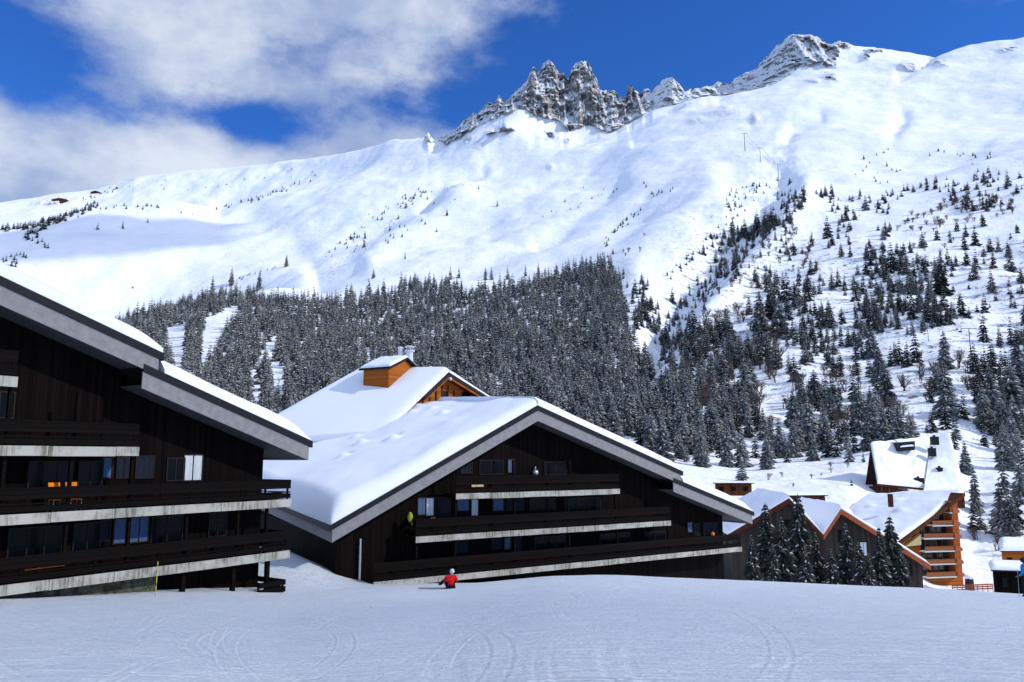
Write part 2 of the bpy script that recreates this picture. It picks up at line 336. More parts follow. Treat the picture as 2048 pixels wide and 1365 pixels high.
# ------------------------------------------------------------------ terrain: feature lines surveyed from the view point
# each line: (pixel x, pixel y or ('z', height), ground distance)
def zz(v): return ('z', v)
LINES = [
 [(-200, zz(-1.9), 1.5), (2300, zz(-1.9), 1.5)],
 [(-150, 1222, 31), (0, 1214, 33), (300, 1199, 37), (480, 1194, 41), (570, 1190, 44), (745, 1173, 50), (905, 1173, 47), (1060, 1157, 47), (1110, 1152, 48), (1200, 1150, 50), (1480, 1161, 54), (1860, 1178, 50), (2048, 1191, 50), (2200, 1199, 50)],
 [(-150, zz(-6.8), 62), (0, zz(-7.2), 62), (540, zz(-7.0), 62), (640, zz(-7.5), 62), (745, zz(-8.7), 64), (905, zz(-9.3), 64), (1200, zz(-11.), 66), (1480, zz(-12.), 66), (1860, zz(-13.), 66), (2200, zz(-13.), 66)],
 [(0, zz(-8), 100), (1000, zz(-13), 100), (1480, zz(-17.5), 100), (1860, zz(-19), 100), (2200, zz(-19), 100)],
 [(0, zz(-4), 160), (1000, zz(-10), 160), (1300, zz(-16), 160), (1480, zz(-22), 160), (1700, zz(-24), 155), (1860, zz(-26.), 158), (2200, zz(-27), 158)],
 [(0, zz(0), 215), (1000, zz(-4), 215), (1300, zz(-7), 205), (1480, zz(-9.5), 200), (1700, zz(-11.), 196), (1790, zz(-19), 190), (1840, zz(-25.5), 190), (1905, zz(-26), 192), (1960, zz(-26), 195), (2200, zz(-27), 203)],
 [(0, zz(6), 300), (600, 890, 300), (1000, 890, 290), (1250, 880, 275), (1480, 930, 260), (1700, 930, 250), (1850, 935, 255), (1950, 1000, 250), (2048, 1020, 240), (2200, 1020, 240)],
 [(0, zz(40), 450), (200, 790, 450), (600, 790, 400), (1000, 790, 390), (1250, 790, 360), (1400, 810, 340), (1600, 850, 330), (1800, 830, 330), (1950, 850, 330), (2048, 890, 320), (2200, 890, 320)],
 [(0, 730, 650), (200, 705, 650), (400, 665, 620), (600, 680, 560), (1000, 680, 540), (1250, 690, 470), (1350, 700, 460), (1480, 690, 450), (1700, 700, 450), (1850, 680, 455), (2048, 700, 460), (2200, 680, 460)],
 [(0, 700, 850), (150, 668, 850), (205, 640, 850), (300, 612, 850), (400, 586, 850), (480, 568, 880), (530, 556, 880), (580, 545, 890), (640, 556, 860), (700, 570, 800), (850, 575, 760), (1000, 570, 720), (1200, 545, 680), (1300, 560, 640), (1400, 540, 640), (1600, 470, 680), (1800, 450, 680), (2048, 430, 700), (2200, 420, 700)],
 [(0, zz(95), 1150), (200, zz(120), 1150), (400, zz(160), 1150), (480, zz(200), 1150), (580, zz(250), 1100), (640, 530, 1080), (700, 520, 1080), (850, 500, 1050), (1000, 490, 1000), (1200, 450, 950), (1300, 450, 900), (1400, 410, 900), (1560, 372, 900), (1800, 370, 900), (2048, 310, 930), (2200, 290, 930)],
 [(0, 560, 1500), (200, 565, 1500), (350, 560, 1500), (450, 540, 1500), (600, 500, 1500), (700, 460, 1450), (850, 420, 1400), (1000, 400, 1350), (1200, 375, 1300), (1400, 335, 1250), (1600, 300, 1250), (1800, 280, 1250), (2048, 240, 1250), (2200, 220, 1250)],
 [(0, 452, 2050), (60, 436, 2050), (130, 424, 2050), (200, 418, 2050), (280, 414, 2050), (370, 412, 2050), (430, 421, 2050), (500, 412, 2050), (600, 405, 1900), (700, 385, 1800), (850, 345, 1750), (960, 300, 1760), (1000, 312, 1720), (1200, 300, 1650), (1400, 250, 1600), (1600, 225, 1550), (1800, 205, 1550), (2048, 170, 1550), (2200, 150, 1550)],
 [(0, 449, 2300), (130, 430, 2300), (200, 436, 2300), (280, 437, 2300), (370, 434, 2300), (430, 424, 2300), (500, 400, 2300), (600, 370, 2300), (700, 348, 2150), (850, 305, 1950), (913, 284, 1930), (940, 258, 1925), (985, 236, 1910), (1010, 223, 1900), (1047, 208, 1885), (1085, 222, 1900), (1120, 229, 1900), (1136, 247, 1890), (1161, 240, 1895), (1183, 242, 1890), (1216, 259, 1870), (1231, 250, 1880), (1262, 239, 1890), (1294, 226, 1900), (1326, 216, 1900), (1374, 204, 1900), (1405, 188, 1920), (1470, 187, 1950), (1500, 188, 1900), (1600, 160, 1850), (1800, 160, 1850), (2048, 120, 1850), (2200, 110, 1850)],
 [(-150, 440, 3000), (0, 415, 3000), (60, 408, 3000), (110, 398, 3000), (180, 386, 2950), (230, 372, 2900), (270, 358, 2850), (330, 350, 2800), (420, 340, 2700), (500, 332, 2600), (560, 327, 2550), (640, 322, 2450), (700, 318, 2350), (740, 305, 2300), (790, 292, 2250), (830, 290, 2200), (848, 286, 2200), (856, 276, 2180), (862, 288, 2170), (869, 294, 2150), (898, 279, 2120), (913.5, 263, 2110), (926, 250, 2100), (942, 238, 2090), (955, 228, 2080), (967, 219, 2070), (977, 207.5, 2060), (986, 212, 2060), (997.6, 198, 2050), (1009, 209, 2045), (1018, 203, 2040), (1031, 187, 2035), (1043.6, 177, 2025), (1053, 161.5, 2015), (1058, 152, 2010), (1062.6, 139, 2000), (1069, 136, 2000), (1075, 144, 2010), (1080, 142.5, 2020), (1086, 128, 2010), (1097.5, 123, 2000), (1107, 128, 1995), (1115, 144, 2000), (1120, 150.5, 2010), (1126, 139, 2010), (1131, 152, 2020), (1137, 152, 2030), (1142, 136, 2020), (1151.5, 126.6, 2005), (1164, 123, 1990), (1177, 126.6, 1985), (1185, 142.5, 1985), (1193, 158, 1985), (1198.5, 180.6, 1990), (1208.6, 185, 2000), (1221, 184, 2000), (1231, 182, 2000), (1239, 196.5, 2010), (1248, 198, 2010), (1253, 193, 2010), (1256, 171, 2000), (1262.6, 169.5, 2000), (1266, 182, 2000), (1275, 185, 2005), (1283, 190, 2010), (1289.6, 177, 2000), (1297.5, 179, 2000), (1304, 187, 2010), (1310, 177, 2010), (1323, 165, 2000), (1334, 155, 1990), (1345, 158, 1985), (1358, 171, 1985), (1370.5, 184, 1990), (1383, 180.6, 2010), (1389.5, 177, 2010), (1402, 177, 2020), (1412, 169.5, 2020), (1421, 171, 2030), (1437, 165, 2030), (1446.6, 169.5, 2050), (1459, 171, 2100), (1468, 172, 2250), (1479, 167.6, 2250), (1504, 156.5, 2230), (1517, 148.6, 2210), (1530, 136, 2190), (1542, 122, 2160), (1552, 110.6, 2140), (1564.6, 102.7, 2110), (1577, 91.6, 2080), (1586.7, 86, 2060), (1602.5, 90, 2050), (1618, 91, 2050), (1634, 95, 2050), (1647, 99.6, 2050), (1659.5, 109, 2050), (1678.5, 109, 2060), (1704, 112, 2080), (1732, 117, 2100), (1751, 120, 2110), (1764, 125, 2120), (1795.6, 128, 2130), (1821, 131, 2140), (1859, 136, 2150), (1875, 133, 2080), (1906, 118.5, 2060), (1938, 106, 2050), (1970, 96, 2040), (2001, 90, 2030), (2027, 88.5, 2030), (2048, 82, 2030), (2200, 50, 2030)],
]
def resample(line, az):
    ks = []
    for px, v, r in line:
        if isinstance(v, tuple): x, y, z = ray(px, 915); a_ = math.atan2(x, y); h = v[1]
        else: x, y, z = ray(px, v); a_ = math.atan2(x, y); h = z / math.hypot(x, y) * r
        ks.append((a_, r, h))
    ks.sort(); ks = np.array(ks)
    return np.interp(az, ks[:, 0], ks[:, 1]), np.interp(az, ks[:, 0], ks[:, 2])
def pchip(xk, yk, x):                                     # monotone cubic along the last axis; xk,yk (A,K), x (A,R)
    h = np.diff(xk, axis=1); d = np.diff(yk, axis=1) / h
    mm = np.zeros_like(yk)
    s = d[:, :-1] * d[:, 1:] > 0
    w1 = 2 * h[:, 1:] + h[:, :-1]; w2 = h[:, 1:] + 2 * h[:, :-1]
    with np.errstate(divide='ignore', invalid='ignore'): hm = (w1 + w2) / (w1 / d[:, :-1] + w2 / d[:, 1:])
    mm[:, 1:-1] = np.where(s, hm, 0); mm[:, 0] = d[:, 0]; mm[:, -1] = d[:, -1]
    out = np.empty_like(x)
    for i in range(x.shape[0]):
        k = np.clip(np.searchsorted(xk[i], x[i], side='right') - 1, 0, xk.shape[1] - 2)
        t = (x[i] - xk[i, k]) / h[i, k]
        out[i] = (2*t**3 - 3*t**2 + 1) * yk[i, k] + (t**3 - 2*t**2 + t) * h[i, k] * mm[i, k] + (-2*t**3 + 3*t**2) * yk[i, k+1] + (t**3 - t**2) * h[i, k] * mm[i, k+1]
    return out
AZ = np.concatenate([np.arange(-180, -38, 4.0), np.linspace(-38, 38, 1250), np.arange(42, 181, 4.0)]); AZ[-1] = 180
AZ = np.radians(AZ)
fade = np.interp(np.abs(AZ), [RD(38), RD(75)], [1, .12])
RK = []; ZK = []
for i, L in enumerate(LINES):
    r, z = resample(L, AZ)
    sg = {0: .5, 1: .8, 4: .5, 5: .35, 6: .5, 9: .6, 12: .6, 13: .9, 14: 0}.get(i, 1.3)
    if sg:
        ua = np.linspace(-math.pi, math.pi, 7201); k_ = np.arange(-120, 121) * .05; kw = np.exp(-.5 * (k_ / sg) ** 2); kw /= kw.sum()
        def sm(q): u = np.interp(ua, AZ, q); u = np.convolve(np.pad(u, 120, mode='edge'), kw, mode='valid'); return np.interp(AZ, ua, u)
        r, z = sm(r), sm(z)
    if i == 14:
        r = np.convolve(np.pad(r, 12, mode='edge'), np.ones(25) / 25, mode='valid') if False else r
    if i > 4: z = z * fade
    RK.append(r); ZK.append(z)
RK.append(RK[-1] + 150); ZK.append(ZK[-1] - 130 * fade); RK.append(RK[-1] + 600); ZK.append(ZK[-1] * .5)
RK = np.array(RK).T; ZK = np.array(ZK).T
# --- piste (near ground)
PR = np.concatenate([[.3], np.geomspace(1.5, 60, 620)])
Rp = np.broadcast_to(PR, (len(AZ), len(PR))).copy()
Zp = pchip(RK[:, :4], ZK[:, :4], np.maximum(Rp, 1.5))
# straighten the run between the viewer and the crest
t = np.clip((Rp - RK[:, :1]) / (RK[:, 1:2] - RK[:, :1]), 0, 1); lin = ZK[:, :1] + (ZK[:, 1:2] - ZK[:, :1]) * t
Zp = np.where(Rp < RK[:, 1:2], lin * .85 + Zp * .15, Zp)
Xp = Rp * np.sin(AZ)[:, None]; Yp = Rp * np.cos(AZ)[:, None]
def piste_relief(X, Y, R):
    lo = np.zeros_like(X)
    z = fbm(X, Y, 9, 3, .5, 3) * .05 * np.clip(R / 25, 0, 1) + fbm(X, Y, 1.6, 3, .5, 8) * .007
    rr = random.Random(5)
    for i in range(420):                                  # carved ski turns: pairs of shallow grooves on arcs
        rad = rr.uniform(5, 26); cx = rr.uniform(-30, 40); cy = rr.uniform(-4, 46); a0 = rr.uniform(-3.1, 3.1); da = rr.uniform(.3, .9)
        if rr.random() < .78: rad *= rr.uniform(2, 5); da *= .45; a0 = math.atan2(rr.uniform(2, 40) - cy, rr.uniform(-20, 25) - cx)
        d = np.hypot(X - cx, Y - cy); an = np.arctan2(Y - cy, X - cx); q = np.abs((an - a0 + np.pi) % (2 * np.pi) - np.pi)
        mk = np.clip((da - q) / .12, 0, 1)
        if not mk.any(): continue
        wd = rr.choice((.03, .04, .05, .08))
        for o in (0, rr.choice((.25, .4))):
            e = (d - rad - o) / wd
            lo = np.maximum(lo, mk * np.exp(-((e - 1.6) / 1.3) ** 2) * (.08 + .38 * rr.random()))
            z = z + mk * (-.007 * np.exp(-e * e) + .006 * np.exp(-(e - 1.8) ** 2))
    return z, lo
for bx, by, bh, br in ((-12.6, 50.5, .55, 2.6), (-15.0, 53.0, .75, 3.0), (-17.6, 55.5, .9, 3.0), (-21, 57, .8, 3.5)):
    Zp = Zp + bh * np.exp(-((Xp - bx) ** 2 + (Yp - by) ** 2) / br ** 2)
zr, LOOSE = piste_relief(Xp, Yp, Rp); Zp = Zp + zr
# a low ridge of ploughed snow and trampled edge along the foot of the buildings
grid_object('snow_piste', Xp, Yp, Zp, M['piste'], {'loose': LOOSE})['kind'] = 'structure'
# --- mountain
segs = [(2, 3, 12), (3, 4, 14), (4, 5, 14), (5, 6, 14), (6, 7, 26), (7, 8, 30), (8, 9, 34), (9, 10, 36), (10, 11, 36), (11, 12, 36), (12, 13, 44), (13, 14, 72), (14, 15, 8), (15, 16, 3)]
rows = []; ridx = []
for a_, b_, n in segs:
    tt = np.linspace(0, 1, n, endpoint=False)
    for q in tt: rows.append(RK[:, a_] * (1 - q) + RK[:, b_] * q); ridx.append(a_ + q)
rows.append(RK[:, 16]); ridx.append(16)
Rm = np.array(rows).T; ridx = np.array(ridx)
Rm[:, 0] = 57.0
Zm = pchip(RK, ZK, Rm); Zm[:, :4] -= .25
Xm = Rm * np.sin(AZ)[:, None]; Ym = Rm * np.cos(AZ)[:, None]
PX, PY = topx(Xm, np.maximum(Ym, 1), Zm)
front = (np.abs(AZ) < RD(40))[:, None]
def near_line(P, Q):                                      # distance in the pixel chart and position along a polyline
    best = np.full(PX.shape, 1e9)
    for (x0, y0), (x1, y1) in zip(P[:-1], P[1:]):
        L2 = (x1 - x0) ** 2 + (y1 - y0) ** 2; t_ = np.clip(((PX - x0) * (x1 - x0) + (PY - y0) * (y1 - y0)) / L2, 0, 1)
        best = np.minimum(best, np.hypot(PX - x0 - t_ * (x1 - x0), PY - y0 - t_ * (y1 - y0)))
    return best
rock = np.zeros_like(Xm)
crag = [(895, 285), (940, 260), (985, 238), (1010, 224), (1047, 210), (1085, 224), (1120, 230), (1136, 249), (1161, 240), (1183, 243), (1216, 260), (1243, 249), (1262, 240), (1294, 227), (1326, 217), (1374, 205), (1405, 189), (1470, 188), (1475, 150), (1440, 60), (900, 60), (860, 280)]
peak = [(1466, 186), (1466, 100), (1580, 60), (1690, 90), (1672, 140), (1655, 132), (1630, 138), (1600, 150), (1555, 180), (1500, 190)]
rock[inpoly(PX, PY, crag) & (ridx > 12.5)[None] & front] = 1.0
rock[inpoly(PX, PY, peak) & (ridx > 12.5)[None] & front] = .90
for x, y, rx, ry in [(1104, 260, 16, 12), (1012, 252, 13, 10), (984, 263, 9, 6), (934, 277, 9, 5), (959, 282, 10, 6), (1136, 272, 10, 5), (1660, 170, 18, 10), (1630, 177, 12, 5), (1400, 262, 9, 3), (1445, 252, 26, 4), (1452, 245, 9, 5), (1508, 260, 8, 3), (1101, 330, 5, 3), (1390, 264, 8, 4), (1820, 147, 18, 5), (1735, 128, 9, 5), (1751, 120, 20, 4), (1690, 111, 18, 4), (1660, 135, 18, 8), (1870, 145, 24, 4), (110, 396, 30, 3), (2018, 108, 14, 4), (856, 284, 8, 9)]:
    k_ = np.exp(-(((PX - x) / rx) ** 2 + ((PY - y) / ry) ** 2) * .7); rock = np.maximum(rock, np.where(front, k_ * 1.15, 0))
rock = rock * np.where((PX > 1290) & (PX < 1480), .80, 1.0)
# broad relief
amp = np.clip((Rm - 220) / 700, 0, 1)
relief = fbm(Xm, Ym, 420, 5, .47, 11) * 26 * amp + fbm(Xm, Ym, 70, 3, .5, 21) * 1.9 * amp + fbm(Xm, Ym, 25, 2, .5, 25) * .5 * np.clip((Rm - 100) / 200, 0, 1)
keep = 1 - .8 * np.exp(-((ridx - 14) / .22) ** 2)[None] - .55 * np.exp(-((ridx - 12) / .15) ** 2)[None] * np.clip((700 - PX) / 250, 0, 1) - .6 * np.exp(-((ridx - 9) / .2) ** 2)[None] * np.clip((800 - PX) / 250, 0, 1)
relief = relief * keep
# diagonal gullies
def gully(P, wpx, dep):
    global relief
    d = near_line(P, None); relief = relief - np.where(front, dep * np.exp(-(d / wpx) ** 2) * np.clip((PY - 250) / 1e-3 * 0 + 1, 0, 1), 0) * (ridx < 13.6)[None]
def rib(P, wpx, dep): gully(P, wpx, -dep)
gully([(1560, 350), (1500, 410), (1440, 460), (1385, 530), (1335, 600), (1300, 660), (1270, 720)], 30, 17)
rib([(1610, 370), (1560, 430), (1500, 500), (1440, 580), (1390, 640)], 26, 11)
rib([(1420, 370), (1330, 450), (1270, 520)], 40, 12)
gully([(860, 380), (780, 420), (700, 480), (640, 520)], 26, 16)
rib([(930, 370), (860, 410), (800, 450), (740, 500)], 24, 12)
gully([(965, 318), (890, 350), (850, 400)], 13, 12); gully([(1240, 370), (1150, 420), (1080, 460)], 16, 9)
gully([(1640, 245), (1590, 265), (1575, 285)], 12, 8); gully([(1805, 222), (1785, 262)], 16, 10)
gully([(1500, 262), (1380, 285), (1270, 300)], 9, 7);  gully([(1860, 140), (1800, 165)], 9, 10)
gully([(560, 340), (500, 375), (440, 415)], 18, 14); gully([(500, 430), (600, 500)], 30, 8)
sstep = lambda q, a, b: np.clip((q - a) / (b - a), 0, 1) ** 2 * (3 - 2 * np.clip((q - a) / (b - a), 0, 1))
relief = relief + front * sstep(PX, 1230, 1400) * sstep(PY, 360, 430) * (1 - sstep(PY, 860, 950)) * fbm(Xm, Ym, 55, 4, .55, 31) * 2.6
relief = relief + front * np.exp(-(near_line([(1560, 350), (1500, 410), (1440, 460), (1385, 530), (1335, 600), (1300, 660)], None) / 50) ** 2) * fbm(Xm, Ym, 38, 4, .6, 33) * 4.5
Zm = Zm + relief
# crags: buttresses pushed in and out, splintered tops
rk = np.clip(rock, 0, 1) * ((ridx > 12.6) & (ridx < 14.6))[None] * front
hs = np.clip(rk, 0, 1)
but = fbm(Xm * 1.0, Zm * .35, 38, 5, .6, 41, ridged=True)
spl = fbm(Xm, Ym * .7, 30, 4, .6, 47, ridged=True)
Rm2 = Rm - hs * but * 20 - hs * fbm(Xm, Zm, 14, 3, .6, 49, ridged=True) * 4
Zm = Zm + hs * (spl - .35) * 5.5 * np.exp(-((ridx - 14) / .7) ** 2)[None]
Zm = Zm * (Rm2 / Rm)
Xm = Rm2 * np.sin(AZ)[:, None]; Ym = Rm2 * np.cos(AZ)[:, None]
scrub = .95 * front * sstep(PX, 1290, 1420) * sstep(PY, 385, 470) * (1 - sstep(PY, 800, 940)) * (ridx > 4.6)[None]
scrub = np.maximum(scrub, np.where(front, .9 * np.exp(-(near_line([(800, 410), (740, 450), (660, 512)], None) / 12) ** 2), 0))
scrub = np.maximum(scrub, np.where(front, .8 * np.exp(-(near_line([(90, 415), (150, 410), (230, 388)], None) / 7) ** 2), 0))
scrub = np.maximum(scrub, np.where(front & (PX > 1800) & (PY > 930), .0, scrub))
mo = grid_object('mountain_slope', Xm, Ym, Zm, M['mountain'], {'rock': rock, 'scrub': scrub}); mo['kind'] = 'structure'

EM = Zm / np.hypot(Xm, Ym)
def hit(px, py, rmin=90):
    x, y, z = ray(px, py); a_ = math.atan2(x, y); e = z / math.hypot(x, y)
    i = int(np.searchsorted(AZ, a_)); i = min(max(i, 1), len(AZ) - 1)
    if AZ[i] - a_ > a_ - AZ[i - 1]: i -= 1
    row = EM[i]; R_ = Rm2[i]; ok = np.nonzero((row >= e) & (R_ > rmin))[0]
    if len(ok) == 0 or ok[0] == 0: return None
    j = ok[0]; e0, e1 = row[j - 1], row[j]
    t_ = (e - e0) / (e1 - e0) if e1 != e0 else 0
    t_ = min(max(t_, 0), 1); r = R_[j - 1] * (1 - t_) + R_[j] * t_; z_ = Zm[i][j - 1] * (1 - t_) + Zm[i][j] * t_
    return Vector((r * math.sin(a_), r * math.cos(a_), z_))
def ground(x, y):
    a_ = math.atan2(x, y); r = math.hypot(x, y); i = min(int(np.searchsorted(AZ, a_)), len(AZ) - 1)
    if r < 58: return float(np.interp(r, PR, Zp[i]))
    return float(np.interp(r, Rm2[i], Zm[i]))

# ------------------------------------------------------------------ roofs
def patch_snow(name, P, parent, th=.7, er=1.0, nu=40, nv=40, sides=(1, 1, 1, 1), noise=.05, dents=(), wl=2.5, minf=.3, mat='roof_snow', tabs=None):
    """snow blanket on the quad P = (P00, P10, P11, P01); sides round off towards u=0, u=1, v=0, v=1"""
    P = [Vector(p) for p in P]; o0 = origin_of(parent) if parent else Vector((0, 0, 0))
    def dist(n, L):
        t = np.linspace(0, 1, n); k = min(.45, er / max(L, .1)); t = t + k * .55 * np.sin(2 * np.pi * t) * -.16 * 3; t = np.clip(t, 0, 1); t.sort(); return t
    Lu = (P[1] - P[0]).length; Lv = (P[3] - P[0]).length
    u = dist(nu, Lu)[:, None]; v = dist(nv, Lv)[None, :]
    def bl(i): return P[0][i] * (1 - u) * (1 - v) + P[1][i] * u * (1 - v) + P[2][i] * u * v + P[3][i] * (1 - u) * v
    X, Y, Z = bl(0), bl(1), bl(2)
    f = np.ones_like(X)
    for k, d in enumerate((u * Lu, (1 - u) * Lu, v * Lv, (1 - v) * Lv)):
        if sides[k]:
            q = np.clip(d / (er * sides[k]), 0, 1); f = f * (minf + (1 - minf) * np.sqrt(1 - (1 - q) ** 2)) + 0 * X
    T = th(u, v) if callable(th) else th
    H = T * f + fbm(X, Y, wl, 3, .5, 5) * noise * f
    for (du, dv, r, h) in dents: H = H + h * np.exp(-(((u - du) * Lu) ** 2 + ((v - dv) * Lv) ** 2) / r ** 2)
    A, R = X.shape
    top = np.stack([X, Y, Z + H], -1).reshape(-1, 3); bot = np.stack([X, Y, Z + .01], -1).reshape(-1, 3)
    n = A * R; vs = np.concatenate([top, bot]) - np.array(o0)[None]
    fs = []
    for i in range(A - 1):
        for j in range(R - 1):
            a_, b_, c_, d_ = i * R + j, (i + 1) * R + j, (i + 1) * R + j + 1, i * R + j + 1
            fs.append((a_, b_, c_, d_)); fs.append((a_ + n, d_ + n, c_ + n, b_ + n))
    rim = [i * R for i in range(A)] + [(A - 1) * R + j for j in range(1, R)] + [i * R + R - 1 for i in range(A - 2, -1, -1)] + [j for j in range(R - 2, 0, -1)]
    for k in range(len(rim)):
        a_, b_ = rim[k], rim[(k + 1) % len(rim)]; fs.append((a_, a_ + n, b_ + n, b_))
    me = bpy.data.meshes.new(name); me.from_pydata(vs.tolist(), [], fs); me.materials.append(M[mat])
    import bmesh
    bm = bmesh.new(); bm.from_mesh(me); bmesh.ops.recalc_face_normals(bm, faces=bm.faces); bm.to_mesh(me); bm.free()
    me.polygons.foreach_set('use_smooth', [True] * len(me.polygons))
    if hasattr(me, 'set_sharp_from_angle'): me.set_sharp_from_angle(angle=RD(65))
    o = bpy.data.objects.new(name, me); col.objects.link(o)
    if parent: o.parent = parent
    return o
def slab_roof(fr, parent, s0, z0, s1, z1, n0, n1, band=.34, board=.75, name='roof', z0b=0, z1b=0, boardmat='fascia', end=None, endboard=True, bandmat='black_metal'):
    """pitched roof slab between two points of the gable line; z0b/z1b raise the back end"""
    mb = MB(); a = [fr.p(s0, n0, z0), fr.p(s1, n0, z1), fr.p(s1, n0, z1 - band), fr.p(s0, n0, z0 - band)]
    b = [fr.p(s0, n1, z0 + z0b), fr.p(s1, n1, z1 + z1b), fr.p(s1, n1, z1 + z1b - band), fr.p(s0, n1, z0 + z0b - band)]
    mb.add(a + b, [(0, 1, 2, 3), (7, 6, 5, 4), (0, 4, 5, 1), (1, 5, 6, 2), (2, 6, 7, 3), (3, 7, 4, 0)])
    r = mb.build(name, M[bandmat], parent)
    mb = MB(); e = .004; k = (z1 - z0) / (s1 - s0)
    i0, i1 = s0 + .0, s1 - .0
    if end is not None:                                  # small set-back at the eave end
        if end > 0: i1 = s1 - .22
        else: i0 = s0 + .22
    zt = lambda q: z0 + (q - s0) * k - band - e
    fr.poly(mb, [(i0, zt(i0)), (i1, zt(i1)), (i1, zt(i1) - board), (i0, zt(i0) - board)], n0 - .06, n0 - .13)
    mb.build('fascia', M[boardmat], r)
    if end is not None and endboard:                     # eave board running back, and soffit
        q = i1 if end > 0 else i0; zb = z1b if end > 0 else z0b
        mb = MB(); A = fr.p(q - .07 * end, n0 - .14, zt(q)); Bq = fr.p(q - .07 * end, n1, zt(q) + zb)
        dn = Vector((0, 0, -board)); sd = fr.p(.066 * end, 0, 0) - fr.p(0, 0, 0)
        mb.add([A, Bq, Bq + dn, A + dn, A + sd, Bq + sd, Bq + dn + sd, A + dn + sd], [(0, 1, 2, 3), (7, 6, 5, 4), (0, 4, 5, 1), (1, 5, 6, 2), (2, 6, 7, 3), (3, 7, 4, 0)])
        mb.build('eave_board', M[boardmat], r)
    mb = MB(); c = [fr.p(i0 + .08, n0 - .14, zt(i0) - board + .12), fr.p(i1 - .08, n0 - .14, zt(i1) - board + .12)]
    d = [fr.p(i0 + .08, n1, zt(i0) - board + .12 + z0b), fr.p(i1 - .08, n1, zt(i1) - board + .12 + z1b)]
    up = Vector((0, 0, .05)); mb.add([c[0], c[1], d[1], d[0], c[0] + up, c[1] + up, d[1] + up, d[0] + up], [(0, 1, 2, 3), (7, 6, 5, 4), (0, 4, 5, 1), (1, 5, 6, 2), (2, 6, 7, 3), (3, 7, 4, 0)])
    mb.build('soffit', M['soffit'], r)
    return r
def balcony(fr, parent, s0, s1, z, thick=.40, nf=0.0, nb=-1.6, rail=1.02, posts=(), side_right=0, side_left=0, seed=1, head=2.25):
    """concrete slab with weathered edge panels; dark board railing with a gap, posts up to the next slab"""
    rr = random.Random(seed)
    mb = MB(); fr.box(mb, s0 + .01, s1 - .01, nf - .06, nb, z - thick * .8, z - .02)
    if side_right: fr.box(mb, s1 - 1.75, s1 - .02, nb - .002, -side_right, z - thick * .8, z - .02)
    if side_left: fr.box(mb, s0 + .02, s0 + 1.75, nb - .002, -side_left, z - thick * .8, z - .02)
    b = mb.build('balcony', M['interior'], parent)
    mb = MB(); q = s0; 
    while q < s1 - .3:                                   # edge panels of uneven length with thin joints
        L = min(rr.choice((2.7, 2.85, 3.0)), s1 - q); dz = rr.uniform(-.015, .015)
        fr.box(mb, q + .012, q + L - .012, nf + rr.uniform(-.008, .012), nf - .09, z - thick + dz, z + dz * .5); q += L
    if side_right: fr.box(mb, s1 - .07, s1, nf - .092, -side_right, z - thick, z)
    mb.build('edge_panels', M['concrete'], b)
    mb = MB()
    for z0_, z1_ in ((.06, .30), (.34, .40), (.56, rail)):
        fr.box(mb, s0 + .02, s1 - .02, nf - .10, nf - .16, z + z0_, z + z1_)
        if side_right: fr.box(mb, s1 - .16, s1 - .10, nf - .17, -side_right, z + z0_, z + z1_)
        if side_left: fr.box(mb, s0 + .10, s0 + .16, nf - .17, -side_left, z + z0_, z + z1_)
    k = int((s1 - s0) / 1.45)
    for i in range(k + 1):
        q = s0 + .1 + (s1 - s0 - .3) * i / k
        fr.box(mb, q, q + .09, nf - .165, nf - .24, z, z + rail - .04)
    mb.build('railing', M['rail_black'], b)
    for q in posts:
        m2 = MB(); fr.box(m2, q, q + .13, nf - .26, nf - .40, z - .01, z + head); m2.build('post', M['rail_black'], b)
    return b
def window(fr, parent, box, n, kind='pane', mull=1):
    (s0, z1), (s1, z0) = fr.sz(box[0], box[1], n), fr.sz(box[2], box[3], n)
    mb = MB(); w_ = .06
    fr.box(mb, s0 - w_, s0, n + .04, n - .08, z0 - w_, z1 + w_); fr.box(mb, s1, s1 + w_, n + .04, n - .08, z0 - w_, z1 + w_)
    fr.box(mb, s0, s1, n + .042, n - .08, z1, z1 + w_); fr.box(mb, s0, s1, n + .042, n - .08, z0 - w_, z0)
    for i in range(mull):
        q = s0 + (s1 - s0) * (i + 1) / (mull + 1); fr.box(mb, q - .025, q + .025, n + .035, n - .05, z0, z1)
    wi = mb.build('window', M['frame_brown'], parent)
    mb = MB(); 
    if kind == 'pane': fr.box(mb, s0, s1, n + .012, n - .01, z0, z1); mb.build('pane', M['glass'], wi)
    elif kind == 'green': fr.box(mb, s0, s1, n + .012, n - .01, z0, z1); mb.build('pane', M['green_glass'], wi)
    else:                                                # pleated curtain
        k = max(6, int((s1 - s0) * 10)); vs = []
        for i in range(k + 1):
            q = s0 + (s1 - s0) * i / k; a_ = .018 * math.sin(i * 1.9) + .008
            vs += [fr.p(q, n + a_, z0), fr.p(q, n + a_, z1)]
        mb.add(vs, [(2 * i, 2 * i + 2, 2 * i + 3, 2 * i + 1) for i in range(k)]); mb.build('curtain', M[kind], wi, recalc=False)
        mb = MB(); fr.box(mb, s0, s1, n - .03, n - .05, z0, z1); mb.build('pane', M['glass'], wi)
    return wi

